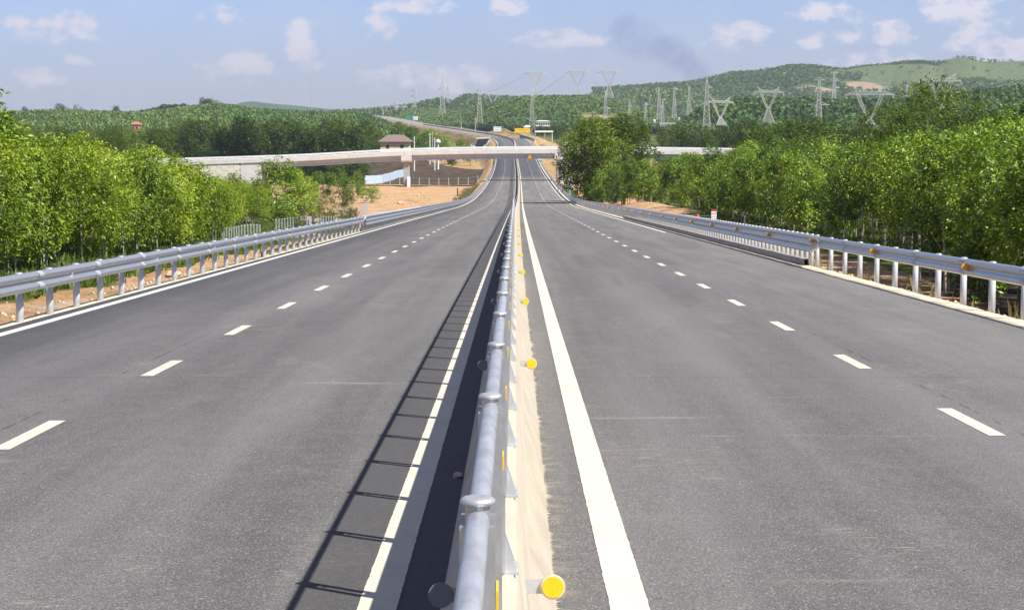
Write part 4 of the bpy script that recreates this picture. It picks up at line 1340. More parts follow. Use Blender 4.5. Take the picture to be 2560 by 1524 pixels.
# dark wooded rise right, before the mountain
V, C = hill('hill', [(1690, 318), (1725, 290), (1775, 260), (1830, 248), (1900, 246), (2000, 247), (2100, 249), (2200, 246), (2300, 244), (2380, 232), (2470, 222), (2560, 216), (2700, 212)], 1080, -6, 200, 200, 6, M['hill'], seed=17, amp=3)
forest('forest', "dark green wood on the rise behind the lattice towers", pts_on(V, C, 5200, 18, .0, 1.1), 3.0, 18, M['leaf_hill'], 32, .34, .35)
# small skyline trees on the mountain and left hill
ci = 0
for (px, row, d, h) in ((508, 246, 1335, 16), (522, 249, 1335, 13), (531, 246, 1335, 16), (546, 250, 1335, 11), (2296, 152, 3700, 26), (2302, 155, 3700, 20), (2395, 140, 3700, 18), (2411, 138, 3700, 22), (1703, 205, 3650, 14), (1716, 205, 3650, 16), (62, 268, 1320, 12), (150, 262, 1330, 16), (165, 266, 1330, 13), (195, 262, 1330, 17), (290, 268, 1330, 14)):
    p = at(px, row, d); ci += 1
    t_ = thing('skyline_tree', f"lone tree on the skyline, {ordinal(ci)} from the left along the hill and mountain tops", 'tree', (p.x, d, p.z - h), 0, "lone trees along the skyline", h / 13.0)
    link_copy(ACA[ci % 5][0], t_); link_copy(ACA[ci % 5][1], t_)

# ------------------------------------------------------------------ lattice towers
def members(mem, name, m, parent, r0=.16):
    V, F = [], []
    for a_, b_, rad in mem:
        a_, b_ = Vector(a_), Vector(b_)
        d = b_ - a_
        if d.length < 1e-4: continue
        d.normalize()
        h_ = Vector((0, 0, 1)) if abs(d.z) < .9 else Vector((1, 0, 0))
        e1 = d.cross(h_).normalized() * rad; e2 = d.cross(e1).normalized() * rad
        n = len(V)
        for c in (a_, b_):
            V += [c + e1 + e2, c - e1 + e2, c - e1 - e2, c + e1 - e2]
        F += [(n + k, n + (k + 1) % 4, n + 4 + (k + 1) % 4, n + 4 + k) for k in range(4)]
    return mesh_np(name, [tuple(v) for v in V], F, m, parent)

def lattice(mem, levels, r1, r2, cxf=lambda z: 0.0):
    """square lattice shaft through (z, half width) levels"""
    cs = []
    for z, w in levels:
        c = cxf(z); cs.append([(c - w, -w, z), (c + w, -w, z), (c + w, w, z), (c - w, w, z)])
    for i in range(len(cs) - 1):
        for k in range(4):
            mem.append((cs[i][k], cs[i + 1][k], r1))
            k2 = (k + 1) % 4
            mem.append((cs[i][k], cs[i + 1][k2], r2)); mem.append((cs[i][k2], cs[i + 1][k], r2))
            mem.append((cs[i + 1][k], cs[i + 1][k2], r2))

def delta_tower(px, arm_row, base_row, span_px, d, label, rz=0.0):
    Wd = span_px / F_PX * d
    bpt = at(px, base_row, d)
    t = thing('transmission_tower', label, 'pylon', (bpt.x, d, bpt.z), rz, "high voltage transmission towers")
    H = at(px, arm_row, d).z - bpt.z       # beam height
    k = d / 1300.0
    r1, r2 = .13 * k, .06 * k
    waist = H - .52 * Wd
    mem = []
    if waist > 2:
        n = 6
        lattice(mem, [(waist * i / n, .16 * Wd * (1 - i / n) + .035 * Wd) for i in range(n + 1)], r1, r2)
    members(mem, 'leg_frame', M['steel_tower'], t) if mem else None
    mem = []
    for sgn in (-1, 1):
        A = lambda f: (sgn * (.035 + .20 * f**.8) * Wd)
        n = 7
        lattice(mem, [(waist + (H - waist) * i / n, .018 * Wd + .022 * Wd * i / n) for i in range(n + 1)], r1, r2, cxf=lambda z, sgn=sgn: sgn * Wd * (.02 + .235 * ((z - waist) / (H - waist))**.85))
        mem.append(((sgn * .035 * Wd, 0, waist), (0, 0, waist + .06 * Wd), r1))
    members(mem, 'fork', M['steel_tower'], t)
    mem = []
    bh = .032 * Wd
    n = 16
    for i in range(n):
        x0, x1 = -.5 * Wd + Wd * i / n, -.5 * Wd + Wd * (i + 1) / n
        f0 = min(1, (0.5 - abs(x0 / Wd)) / .2); f1 = min(1, (.5 - abs(x1 / Wd)) / .2)
        for yy in (-.03 * Wd, .03 * Wd):
            mem += [((x0, yy * f0, H - bh * .2), (x1, yy * f1, H - bh * .2), r1), ((x0, yy * f0, H - bh * .2 + 2 * bh * f0), (x1, yy * f1, H - bh * .2 + 2 * bh * f1), r1),
                    ((x0, yy * f0, H - bh * .2 + 2 * bh * f0), (x1, yy * f1, H - bh * .2), r2), ((x0, yy * f0, H - bh * .2), (x1, yy * f1, H - bh * .2 + 2 * bh * f1), r2)]
    members(mem, 'crossarm', M['steel_tower'], t)
    for sgn in (-1, 1):
        mem = []
        top = (sgn * .36 * Wd, 0, H + .17 * Wd)
        for q in (.19, .28):
            for yy in (-.03 * Wd, .03 * Wd):
                mem.append(((sgn * q * Wd, yy, H + bh * 1.8), top, r1))
        members(mem, 'earth_wire_peak', M['steel_tower'], t)
        members([((sgn * .5 * Wd, 0, H), (sgn * .5 * Wd, 0, H - .10 * Wd), r1 * .9), ((sgn * .485 * Wd, 0, H), (sgn * .485 * Wd, 0, H - .10 * Wd), r1 * .9)], 'insulator_string', M['insul'], t)
    members([((-.12 * Wd, 0, H), (0, 0, H - .11 * Wd), r1), ((.12 * Wd, 0, H), (0, 0, H - .11 * Wd), r1)], 'insulator_string', M['insul'], t)
    return t

def column_tower(px, top_row, base_row, d, label, arms=((.30, .16),), rz=0.0, wb=.058, thick=1.0):
    bpt = at(px, base_row, d)
    H = at(px, top_row, d).z - bpt.z
    t = thing('transmission_tower', label, 'pylon', (bpt.x, d, bpt.z), rz, "high voltage transmission towers")
    k = d / 1300.0 * thick
    r1, r2 = .13 * k, .06 * k
    mem = []
    n = 13
    lv = []
    for i in range(n + 1):
        f = 1 - (1 - i / n)**1.15
        z = H * f
        w = H * (wb * (1 - f)**1.3 + .018) if f < .93 else H * .006
        lv.append((z, w))
    lattice(mem, lv, r1, r2)
    members(mem, 'lattice_shaft', M['steel_tower'], t)
    for (zf, hs) in arms:
        z = H * zf
        w = H * (wb * (1 - zf)**1.3 + .018)
        mem = []
        for sgn in (-1, 1):
            tip = (sgn * hs * H, 0, z)
            for yy in (-w, w):
                mem += [((sgn * w, yy, z), tip, r1), ((sgn * w, yy, z + .055 * H), tip, r1)]
            mem.append(((sgn * (hs * H + w) / 2, 0, z), (sgn * (hs * H + w) / 2, 0, z + .028 * H), r2))
        members(mem, 'crossarm', M['steel_tower'], t)
    return t
delta_tower(1338, 185, 250, 58, 2150, "V-headed lattice tower on the middle hill, leftmost of the skyline three")
delta_tower(1444, 182, 254, 62, 1640, "V-headed lattice tower on the middle hill, central one of the skyline three")
delta_tower(1522, 181, 246, 60, 2150, "V-headed lattice tower on the middle hill, rightmost of the skyline three")
delta_tower(2173, 236, 325, 118, 720, "largest V-headed lattice tower, rising out of the olive woodland crowns")
delta_tower(1920, 231, 308, 76, 800, "V-headed lattice tower against the dark wood, seen whole above the acacias")
delta_tower(1800, 256, 314, 72, 800, "V-headed lattice tower right beside the tall slim one, half hidden at the dark wood", rz=.25)
delta_tower(2349, 203, 290, 106, 780, "V-headed lattice tower with only its top showing behind the tallest olive tree")
delta_tower(961, 266, 292, 32, 2400, "tiny V-headed lattice tower at the far end of the highway")
delta_tower(1002, 268, 292, 34, 2420, "tiny V-headed lattice tower right of the one at the highway end")
delta_tower(1232, 238, 262, 40, 2500, "faint V-headed lattice tower on the far ridge beside a tall slim one")
column_tower(1766, 194, 318, 780, "tallest slim lattice tower, before the dark wood edge", ((.80, .10), (.62, .08)))
column_tower(2046, 195, 318, 790, "slim lattice tower with wide lower arms between two V-headed ones", ((.45, .21), (.955, .10), (.70, .05)))
column_tower(2084, 178, 262, 2300, "faint slim lattice tower standing before the mountain's cleared slope", ((.5, .17), (.72, .14), (.95, .12)))
column_tower(2266, 212, 270, 2300, "faint slim lattice tower left of the tallest olive tree", ((.5, .17), (.72, .14), (.95, .12)))
column_tower(1330, 230, 326, 1120, "slim lattice tower rising behind the yellow road sign", ((.78, .05),))
column_tower(1514, 226, 305, 1230, "slim lattice tower behind the pier-hiding tree", ((.42, .17), (.96, .08)))
column_tower(1573, 251, 312, 1250, "short slim lattice tower right of the pier-hiding tree", ((.75, .10),))
column_tower(1614, 254, 312, 1250, "short slim lattice tower near the sandy hill track", ((.85, .12),))
column_tower(1647, 218, 300, 1240, "slim lattice tower partly behind a shorter one near the sandy track", ((.4, .14),))
column_tower(1656, 248, 318, 1020, "shorter slim lattice tower standing before a taller one", ((.96, .07),))
column_tower(1685, 219, 296, 1250, "slim lattice tower with a short crossarm at its very top", ((.95, .12),))
column_tower(1722, 214, 296, 1250, "slim lattice tower without wide arms, left of the tallest slim one", ((.9, .05),))
column_tower(1036, 213, 270, 2100, "faint slim lattice tower above the far highway end", ((.75, .14), (.5, .14)))
column_tower(1106, 192, 285, 1820, "slim lattice tower above the green road sign", ((.65, .10),))
column_tower(1199, 209, 309, 1330, "slim lattice tower beside the far highway bend", ((.8, .06),))
column_tower(1120, 213, 262, 2550, "ghostly slim lattice tower behind the one above the green sign", ((.8, .1),))
column_tower(990, 252, 292, 2400, "tiny slim lattice tower between the tiny V-headed ones", ((.8, .16), (.6, .2)))
bpt = at(778, 285, 1900); h = at(778, 199, 1900).z - bpt.z
tt = thing('radio_mast', "hair-thin radio mast above the left hills", 'mast', (bpt.x, 1900, bpt.z))
members([((0, 0, 0), (0, 0, h), .16), ((-2.5, 0, h * .95), (0, 0, h), .06)], 'mast_pole', M['steel_tower'], tt)
# conductors between some of the towers
def wire(px0, r0, d0, px1, r1, d1, sag, label):
    a_, b_ = at(px0, r0, d0), at(px1, r1, d1)
    pts = []
    for i in range(13):
        t = i / 12
        p = a_.lerp(b_, t); p.z -= 4 * sag * t * (1 - t); pts.append(p)
    rad = .045 * (d0 + d1) / 2600
    o = members([(pts[i], pts[i + 1], rad) for i in range(12)], 'power_line', M['wire'], None)
    return tag(o, label, 'power line', "power lines between the towers")
wire(1311, 190, 2150, 961 - 16, 270, 2400, 14, "sagging power line from the left skyline tower to the far highway end")
wire(1412, 188, 1640, 1232 - 20, 242, 2500, 14, "sagging power line from the central skyline tower to the far ridge")
wire(1474, 188, 1640, 1770, 262, 800, 12, "sagging power line from the central skyline tower down to the dark wood")
wire(1552, 188, 2150, 1884, 236, 800, 16, "sagging power line from the right skyline tower to the dark wood tower")
wire(1959, 236, 800, 2115, 243, 720, 3, "sagging power line between the two large right-hand V-headed towers")
wire(2231, 243, 720, 2296, 208, 780, 3, "short power line from the largest tower to the one behind the olive tree")

# ------------------------------------------------------------------ signs and small roadside things
def text_mesh(txt, size, material, name, parent, loc, rot=(R(90), 0, 0), align='CENTER', th=.004):
    cu = bpy.data.curves.new(name, 'FONT')
    cu.body = txt; cu.size = size; cu.align_x = align; cu.align_y = 'CENTER'; cu.extrude = th; cu.resolution_u = 2
    o = bpy.data.objects.new(name, cu)
    dg = bpy.context.evaluated_depsgraph_get()
    COL.objects.link(o)
    bpy.context.view_layer.update()
    me = bpy.data.meshes.new_from_object(o.evaluated_get(bpy.context.evaluated_depsgraph_get()))
    bpy.data.objects.remove(o)
    me.materials.clear(); me.materials.append(material)
    o2 = bpy.data.objects.new(name, me)
    COL.objects.link(o2)
    o2.parent = parent; o2.location = loc; o2.rotation_euler = rot
    return o2

# kilometre posts beside the right guardrail
def km_post(px, top, bot, d, lines, label, redtop=True):
    p = at(px, bot, d)
    w = 13.0 / F_PX * d * .5 if lines else 9.0 / F_PX * d * .5
    h = at(px, top, d).z - p.z
    gz = GZ(p.x, d)
    t = thing('kilometre_post', label, 'marker', (p.x, d, p.z))
    MB().bevel_box(-w, w, -.06, .06, gz - p.z - .2, h * .86, .015).build('panel', M['white'], t)
    if redtop:
        tp = [(-w, h * .862)] + [(w * math.cos(a_), h * .90 + w * .55 * math.sin(a_)) for a_ in np.linspace(math.pi, 0, 9)] + [(w, h * .862)]
        MB().prism(tp, -.06, .06).build('rounded_top', M['red'], t)
        if lines: MB().box(-w * .98, w * .98, -.064, -.0605, h * .395, h * .42).build('divider', M['black'], t)
    for (s, zf, sz) in lines:
        text_mesh(s, sz * h, M['black'], 'lettering', t, (0, -.0615, zf * h), th=.002)
km_post(1784.5, 524, 553, 118, [("H7", .64, .34), ("K26", .17, .30)], "white kilometre post with red rounded top beside the guardrail, lettered in black")
km_post(1551, 513, 531, 205, [("H6", .62, .3), ("K2", .22, .3)], "white marker post with thin red top before the orange spoil bank")
km_post(1467.5, 508, 519, 262, [], "small plain white marker post at the guardrail bend", False)
km_post(1396, 471, 480, 395, [], "tiny white marker post lowest in the sag beside the rail", False)
# vertical green board with white letters
p = at(1425, 487, 335)
t = thing('green_board', "narrow upright green board with white letters on a thin post by the spoil heaps", 'sign', (p.x, 335, p.z))
hh = at(1425, 466, 335).z - p.z
MB().bevel_box(-.19, .19, -.03, .03, 0, hh, .01).build('board', M['sign_teal'], t)
MB().tube([(0, 0, GZ(p.x, 335) - p.z - .2), (0, 0, .02)], .035, 8).build('post', M['galv_dull'], t)
for k, ch in enumerate("S27A"[:3]):
    text_mesh(ch, .42, M['white'], 'lettering', t, (0, -.033, hh * (.8 - .3 * k)), th=.002)

def panel_sign(name, px0, px1, r0, r1, d, m, label, pole_px, base_row=None, frame=None, cat='sign', arm=True):
    p0, p1 = at(px0, r0, d), at(px1, r1, d)
    pb = at(pole_px, r1, d)
    gz = GZ(pb.x, d) if base_row is None else at(pole_px, base_row, d).z
    t = thing(name, label, cat, (pb.x, d, gz))
    b_ = MB().bevel_box(p0.x - pb.x, p1.x - pb.x, -.08, .08, p1.z - gz, p0.z - gz, .03).build('board', m, t)
    mb = MB().tube([(0, .22, -.2), (0, .22, p0.z - gz + .15)], [.17, .12], 10)
    if arm:
        for f in (.25, .75):
            zz = p1.z - gz + (p0.z - p1.z) * f
            mb.box(min(0, p0.x - pb.x, p1.x - pb.x), max(0, p0.x - pb.x, p1.x - pb.x), .10, .20, zz - .06, zz + .06)
    mb.build('mast', M['galv'], t)
    return t, b_, (p0, p1, gz, pb)
# yellow board
t, b_, (p0, p1, gz, pb) = panel_sign('overhead_sign', 1287, 1325, 321, 331, 880, M['sign_yellow'], "wide yellow board on a cantilever mast over the far carriageway", 1329.5, 354)
for k, (f, ww) in enumerate(((.66, .82), (.34, .45))):
    w = (p1.x - p0.x) * ww / 2; cx_ = (p0.x + p1.x) / 2 - pb.x; zz = p1.z - gz + (p0.z - p1.z) * f
    mb = MB(); n = 16 if k == 0 else 9
    for q in range(n):
        xx = cx_ - w + 2 * w * (q + .5) / n
        mb.box(xx - w / n * .6, xx + w / n * .6, -.095, -.0815, zz - .10, zz + .10)
    mb.build('lettering', M['roof_brown'], b_)
# white-blue board and green board on the far bend
t, b_, q = panel_sign('overhead_sign', 1234, 1253, 317, 328, 905, M['white'], "white two-line board on a cantilever mast at the far bend", 1233, 346)
p0, p1, gz, pb = q
mb = MB()
for f in (.27, .73):
    zz = p1.z - gz + (p0.z - p1.z) * f
    mb.box(p0.x - pb.x + .3, p1.x - pb.x - .3, -.095, -.0815, zz - .14, zz + .14)
mb.build('lettering', M['sign_blue'], b_)
t, b_, q = panel_sign('overhead_sign', 1019.5, 1033, 287.5, 296, 1500, M['sign_green'], "small teal-green board beside the far highway", 1033, 302)
t, b_, q = panel_sign('overhead_sign', 1033.5, 1045, 291, 300, 1480, M['white'], "small white board overlapping the teal-green one at the far highway", 1032, 310)
p0, p1, gz, pb = q
mb = MB()
for f in (.3, .7):
    zz = p1.z - gz + (p0.z - p1.z) * f
    mb.box(p0.x - pb.x + .4, p1.x - pb.x - .4, -.095, -.0815, zz - .2, zz + .2)
mb.build('lettering', M['sign_blue'], b_)
# warning triangle hung on the girder
p = at(1324.5, 398, by0 - .3)
hw = 6.6 / F_PX * by0; hgt = 13.0 / F_PX * by0
t = thing('warning_sign', "orange-bordered yellow warning triangle hung on the overpass girder", 'sign', (p.x, by0 - .35, p.z))
MB().prism([(-hw, 0), (hw, 0), (0, hgt)], 0, .05).build('border', M['sign_red'], t)
MB().prism([(-hw * .66, hgt * .15), (hw * .66, hgt * .15), (0, hgt * .80)], -.03, -.002).build('face', M['sign_yellow'], t)
MB().box(-hw * .2, hw * .2, -.04, -.0315, hgt * .40, hgt * .46).box(-hw * .42, hw * .42, -.04, -.0315, hgt * .18, hgt * .235).build('symbol', M['black'], t)
MB().box(-.05, .05, .05, 1.40, hgt * .55, hgt * .65).build('bracket', M['galv_dull'], t)
# teal sign under the overpass
p = at(1351, 405, 560)
t = thing('road_sign', "teal sign with a white square under the overpass beside the far guardrail", 'sign', (p.x, 560, GZ(p.x, 560)))
z0 = p.z - GZ(p.x, 560)
MB().bevel_box(-.55, .55, -.03, .03, z0, z0 + 1.1, .02).build('board', M['sign_teal'], t)
MB().box(-.3, .3, -.04, -.031, z0 + .55, z0 + 1.02).build('symbol', M['white'], t)
MB().tube([(0, .08, -.2), (0, .08, z0 + .9)], .05, 8).build('post', M['galv_dull'], t)
# grey sign backs left of the road
for (px, r0, r1, w, d, txt) in ((773, 541, 571, 12, 128, "grey back of a tall sign board behind the guardrail, nearest the plantation"), (1015.5, 523, 539, 5, 205, "grey back of a smaller sign board further down behind the guardrail")):
    p = at(px, r1, d); gz = GZ(p.x, d); hw = w / 2 / F_PX * d; h = at(px, r0, d).z - gz
    t = thing('sign_back', txt, 'sign', (p.x, d, gz))
    MB().bevel_box(-hw, hw, -.02, .02, (at(px, r0 + (r1 - r0) * .72, d).z - gz), h, .01).build('board', M['galv_dull'], t)
    MB().tube([(0, -.05, -.2), (0, -.05, h * .9)], .035, 8).build('post', M['galv'], t)
# red-white-black pole at the left rail in the sag
p = at(1144, 506, 305); d = 292
p = at(1144, 503, d); gz = GZ(p.x, d); h = at(1144, 469, d).z - gz
t = thing('marker_pole', "thin marker pole striped red and white below a dark top, by the rail", 'pole', (p.x, d, gz))
MB().tube([(0, 0, h * .45), (0, 0, h)], .09, 8).build('pole', M['bark_dark'], t)
for k in range(5):
    MB().tube([(0, 0, -.1 + h * .11 * k), (0, 0, -.1 + h * .11 * (k + 1) - .003)], .085, 8).build('stripe', M['red'] if k % 2 else M['white'], t)
# pale stake
p = at(1127, 514, 262); gz = GZ(p.x, 262)
tag(MB().tube([(p.x, 262, gz - .2), (p.x, 262, at(1127, 492, 262).z)], .045, 7).build('stake', M['white']), "thin white stake in the grass just before the striped pole", 'stake')

# fence lines of thin concrete posts
def fence(pts, n, h, label, r_=.035, wires=2, m='galv_dull'):
    t = thing('wire_fence', label, 'fence')
    pm = MB().box(-r_, r_, -r_, r_, -.3, h).build('post', M[m], link=False)
    P = []
    seg = len(pts) - 1
    for k in range(n):
        f = k / (n - 1) * seg; i = min(int(f), seg - 1); q = f - i
        x = pts[i][0] * (1 - q) + pts[i + 1][0] * q; y = pts[i][1] * (1 - q) + pts[i + 1][1] * q
        z = GZ(x, y); P.append(Vector((x, y, z)))
        link_copy(pm, t, (x, y, z))
    wm = [(P[i] + Vector((0, 0, h * f)), P[i + 1] + Vector((0, 0, h * f)), .012) for i in range(n - 1) for f in np.linspace(.35, .92, wires)]
    members(wm, 'wire', M['galv_dull'], t)
def gp(px, row, d):
    return (at(px, row, d).x, d)
fence([gp(845, 512, 272), gp(905, 500, 285), gp(920, 480, 312)], 20, 1.6, "pale post-and-wire fence curving beside the round dark trees")
fence([gp(690, 540, 176), gp(735, 538, 186), gp(800, 527, 200), gp(840, 520, 212)], 20, 1.3, "pale post-and-wire fence at the edge of the dry brush")
fence([gp(560, 580, 130), gp(600, 575, 137), gp(650, 572, 140)], 14, 1.2, "thin post-and-wire fence on the gravel patch behind the guardrail")
fence([gp(860, 545, 176), gp(1015, 528, 196)], 8, 1.2, "sparse post-and-wire fence on open dirt behind the guardrail", .035)
fence([gp(975, 466, 508), gp(1195, 464, 508)], 10, 2.0, "widely spaced post fence in the overpass shadow", .09)
# pale sheet-metal hoarding
hp = [gp(912, 452, 512), gp(955, 450, 525), gp(1008, 436, 585), gp(1045, 418, 690)]
t = thing('sheet_fence', "pale blue sheet-metal hoarding curving away under the overpass", 'fence')
mb = MB(); N = 60
pts = []
for k in range(N + 1):
    f = k / N * 3; i = min(int(f), 2); q = f - i
    x = hp[i][0] * (1 - q) + hp[i + 1][0] * q; y = hp[i][1] * (1 - q) + hp[i + 1][1] * q + (.12 if k % 2 else -.12)
    pts.append((x, y, GZ(x, y)))
for k in range(N):
    a_, b_ = pts[k], pts[k + 1]
    mb.add([(a_[0], a_[1], a_[2] - .2), (b_[0], b_[1], b_[2] - .2), (b_[0], b_[1], b_[2] + 2.3), (a_[0], a_[1], a_[2] + 2.3),
            (a_[0], a_[1] + .06, a_[2] - .2), (b_[0], b_[1] + .06, b_[2] - .2), (b_[0], b_[1] + .06, b_[2] + 2.3), (a_[0], a_[1] + .06, a_[2] + 2.3)],
           [(0, 1, 2, 3), (5, 4, 7, 6), (3, 2, 6, 7)])
mb.build('sheeting', M['sheet'], t)
# blue metal panel right of the right pier
p = at(1421, 448, 455); gz = GZ(p.x, 455)
t = thing('blue_panel', "light blue metal panel leaning beside the right overpass pier", 'panel', (p.x, 455, gz))
MB().bevel_box(-.75, .75, -.03, .03, 0, 2.6, .02).build('sheet', M['sheet'], t)

# ------------------------------------------------------------------ buildings
def house(name, px0, px1, eave, top, d, wm, rm, label, depth=9.0, over=.7, base=None, win=3, floors=1):
    p0, p1 = at(px0, eave, d), at(px1, eave, d)
    xm, hw = (p0.x + p1.x) / 2, (p1.x - p0.x) / 2
    gz = GZ(xm, d) if base is None else at(px0, base, d).z
    h = p0.z - gz; rh = at(px0, top, d).z - p0.z
    t = thing(name, label, 'house', (xm, d, gz))
    w_ = hw - over
    MB().box(-w_, w_, over, depth, -1, h).build('wall', wm, t)
    y0, y1 = 0, depth + over
    ins = min(depth / 2, hw * .55)
    v = [(-hw, y0, h), (hw, y0, h), (hw, y1, h), (-hw, y1, h), (-hw + ins, (y0 + y1) / 2, h + rh), (hw - ins, (y0 + y1) / 2, h + rh), (-hw, y0, h - .18), (hw, y0, h - .18), (hw, y1, h - .18), (-hw, y1, h - .18)]
    MB().add(v, [(0, 1, 5, 4), (1, 2, 5), (2, 3, 4, 5), (3, 0, 4), (6, 9, 8, 7), (0, 6, 7, 1), (1, 7, 8, 2), (2, 8, 9, 3), (3, 9, 6, 0)]).build('roof', rm, t)
    for fl in range(floors):
        for k in range(win):
            x = -w_ + 2 * w_ * (k + .5) / win; z = h - 2.3 - 3.1 * fl
            f = MB().box(x - .65, x + .65, over - .06, over - .003, z, z + 1.3).build('window_frame', M['wall_white'], t); f.name = 'window'
            MB().box(x - .55, x + .55, over - .09, over - .062, z + .1, z + 1.2).build('pane', M['glass'], f)
    return t
house('house', 944, 1029, 354, 337, 640, M['wall_yellow'], M['roof_brown'], "yellow house with a brown hipped roof just behind the overpass", 10, .9, None, 2, 2)
house('pavilion', 326, 348, 311, 304, 900, M['roof_red'], M['roof_red'], "small orange-red roofed building among the trees of the left hills", 7, .5, 330, 2, 1)
house('shed', 1308, 1330, 318, 313.5, 1060, M['wall_white'], M['white'], "white roofed shed directly behind the yellow board", 12, .4, 336, 2, 1)
house('long_building', 1338, 1376, 303, 301, 1180, M['wall_white'], M['wall_white'], "long low whitish building half hidden in trees behind the canopy", 8, .4, 312, 6, 1)
for (a_, b_, e_, tp_, d_, txt) in ((1634, 1640, 302, 299, 1050, "small white hut left of the short slim tower"), (1696, 1700, 296, 294, 1050, "tiny white-walled hut right of the short slim tower"), (1719, 1726, 301, 299, 1050, "tiny white hut by the pinkish wall"), (1728, 1740, 300, 297, 1060, "pinkish hut beside the dark wood"), (1728, 1737, 311, 309, 1000, "low white roof among the acacias below the tall slim tower"), (1410, 1423, 356, 352, 700, "small pale roofed hut left of the pier-hiding tree")):
    house('hut', a_, b_, e_, tp_, d_, M['wall_white'], M['wall_white'] if 'roof' not in txt else M['white'], txt, 4, .2, e_ + 7, 1, 1)
tag(MB().box(at(1648, 306, 1070).x, at(1697, 306, 1070).x, 1070, 1070.4, at(1648, 309, 1070).z - .5, at(1648, 306.2, 1070).z).build('boundary_wall', M['galv_dull']), "long grey boundary wall at the foot of the slim towers", 'wall')
# canopy on posts
p0, p1 = at(1337, 327, 940), at(1383, 331, 940)
gz = at(1337, 354, 940).z
t = thing('canopy', "long white flat canopy on thin posts beside the far carriageway", 'canopy', (p0.x, 940, gz))
MB().bevel_box(0, p1.x - p0.x, 0, 4, p1.z - gz, p0.z - gz, .05).build('roof', M['white'], t)
for f in (.04, .55, .95):
    MB().tube([((p1.x - p0.x) * f, 2, -.3), ((p1.x - p0.x) * f, 2, p1.z - gz + .01)], .14, 8).build('post', M['white'], t)
# teal barrier steps
t = thing('site_barrier', "teal sheet barrier descending beside the far carriageway", 'barrier')
mb = MB(); pp = [(1299, 337, 346, 930), (1312, 339, 347, 925), (1325, 343, 350, 915), (1336, 348, 354, 905)]
for k in range(3):
    a_, b_, c_, e_ = at(pp[k][0], pp[k][1], pp[k][3]), at(pp[k + 1][0], pp[k + 1][1], pp[k + 1][3]), at(pp[k + 1][0], pp[k + 1][2], pp[k + 1][3]), at(pp[k][0], pp[k][2], pp[k][3])
    o_ = Vector((0, .15, 0))
    mb.add([a_, b_, c_, e_, a_ + o_, b_ + o_, c_ + o_, e_ + o_], [(0, 1, 2, 3), (4, 7, 6, 5), (0, 4, 5, 1), (3, 2, 6, 7)])
mb.build('sheeting', M['sign_teal'], t)
# poles by the yellow house
for (px, r0, d, txt) in ((1035.5, 341, 620, "plain white utility pole just right of the yellow house"), (1074.5, 332, 640, "slim grey utility pole, left of the twin poles"), (1081, 330, 650, "dark lattice utility pole of the twin poles"), (1086.5, 344, 625, "short thick white pole right of the twin poles"), (1153, 305, 1290, "lone white post at the foot of the hill by the far bend"), (1188, 294, 1340, "pale post beside the slim tower at the far bend")):
    p = at(px, r0, d); gz = GZ(p.x, d) if d < 1000 else p.z - 8
    t = thing('utility_pole', txt, 'pole', (p.x, d, gz))
    h = p.z - gz
    MB().tube([(0, 0, -.5), (0, 0, h)], [.2, .13], 8).build('pole', M['wall_white'] if 'dark' not in txt else M['kerb'], t)
    MB().box(-.7, .7, -.06, .06, h - .7, h - .58).build('crossarm', M['kerb'], t)
p = at(1095, 356, 630)
t = thing('dome_tent', "small white dome-shaped roof near the twin utility poles", 'tent', (p.x, 630, p.z))
MB().lathe([(.9, -.1), (.88, .2), (.7, .6), (.4, .95), (.0, 1.1)], 14).build('dome', M['white'], t, smooth=True)
MB().tube([(0, 0, GZ(p.x, 630) - p.z - .3), (0, 0, .0)], .3, 8).build('stem', M['wall_white'], t)
# underpass under the far road
up = thing('underpass', "concrete underpass opening in the embankment of the far bend", 'underpass')
pa, pb_ = at(1188, 347, 880), at(1224, 366, 880)
MB().prism([(at(1193, 347, 880).x, at(1193, 347, 880).z), (at(1224, 345, 880).x, at(1224, 345, 880).z), (at(1207, 367, 880).x, at(1207, 372, 880).z), (at(1181, 366, 880).x, at(1181, 372, 880).z)], 880, 883).build('opening', M['glass'], up)  # solid dark slab; the shade inside the passage is put into its colour
MB().prism([(at(1174, 365, 878).x, at(1174, 365, 878).z), (at(1193, 347, 878).x, at(1193, 347, 878).z), (at(1195, 347, 878).x, at(1195, 347, 878).z), (at(1185, 366, 878).x, at(1185, 372, 878).z)], 878, 879.9).build('wing_wall', M['bridge'], up)
MB().prism([(at(1203, 367, 878).x, at(1203, 370, 878).z), (at(1226, 349, 878).x, at(1226, 349, 878).z), (at(1229, 350, 878).x, at(1229, 350, 878).z), (at(1208, 368, 878).x, at(1208, 371, 878).z)], 878, 879.9).build('wing_wall', M['bridge'], up)
MB().prism([(at(1191, 344.5, 877).x, at(1191, 344.0, 877).z), (at(1226, 342, 877).x, at(1226, 342.5, 877).z), (at(1226, 346, 877).x, at(1226, 346, 877).z), (at(1191, 348, 877).x, at(1191, 348, 877).z)], 876.5, 877.9).build('head_beam', M['bridge'], up)

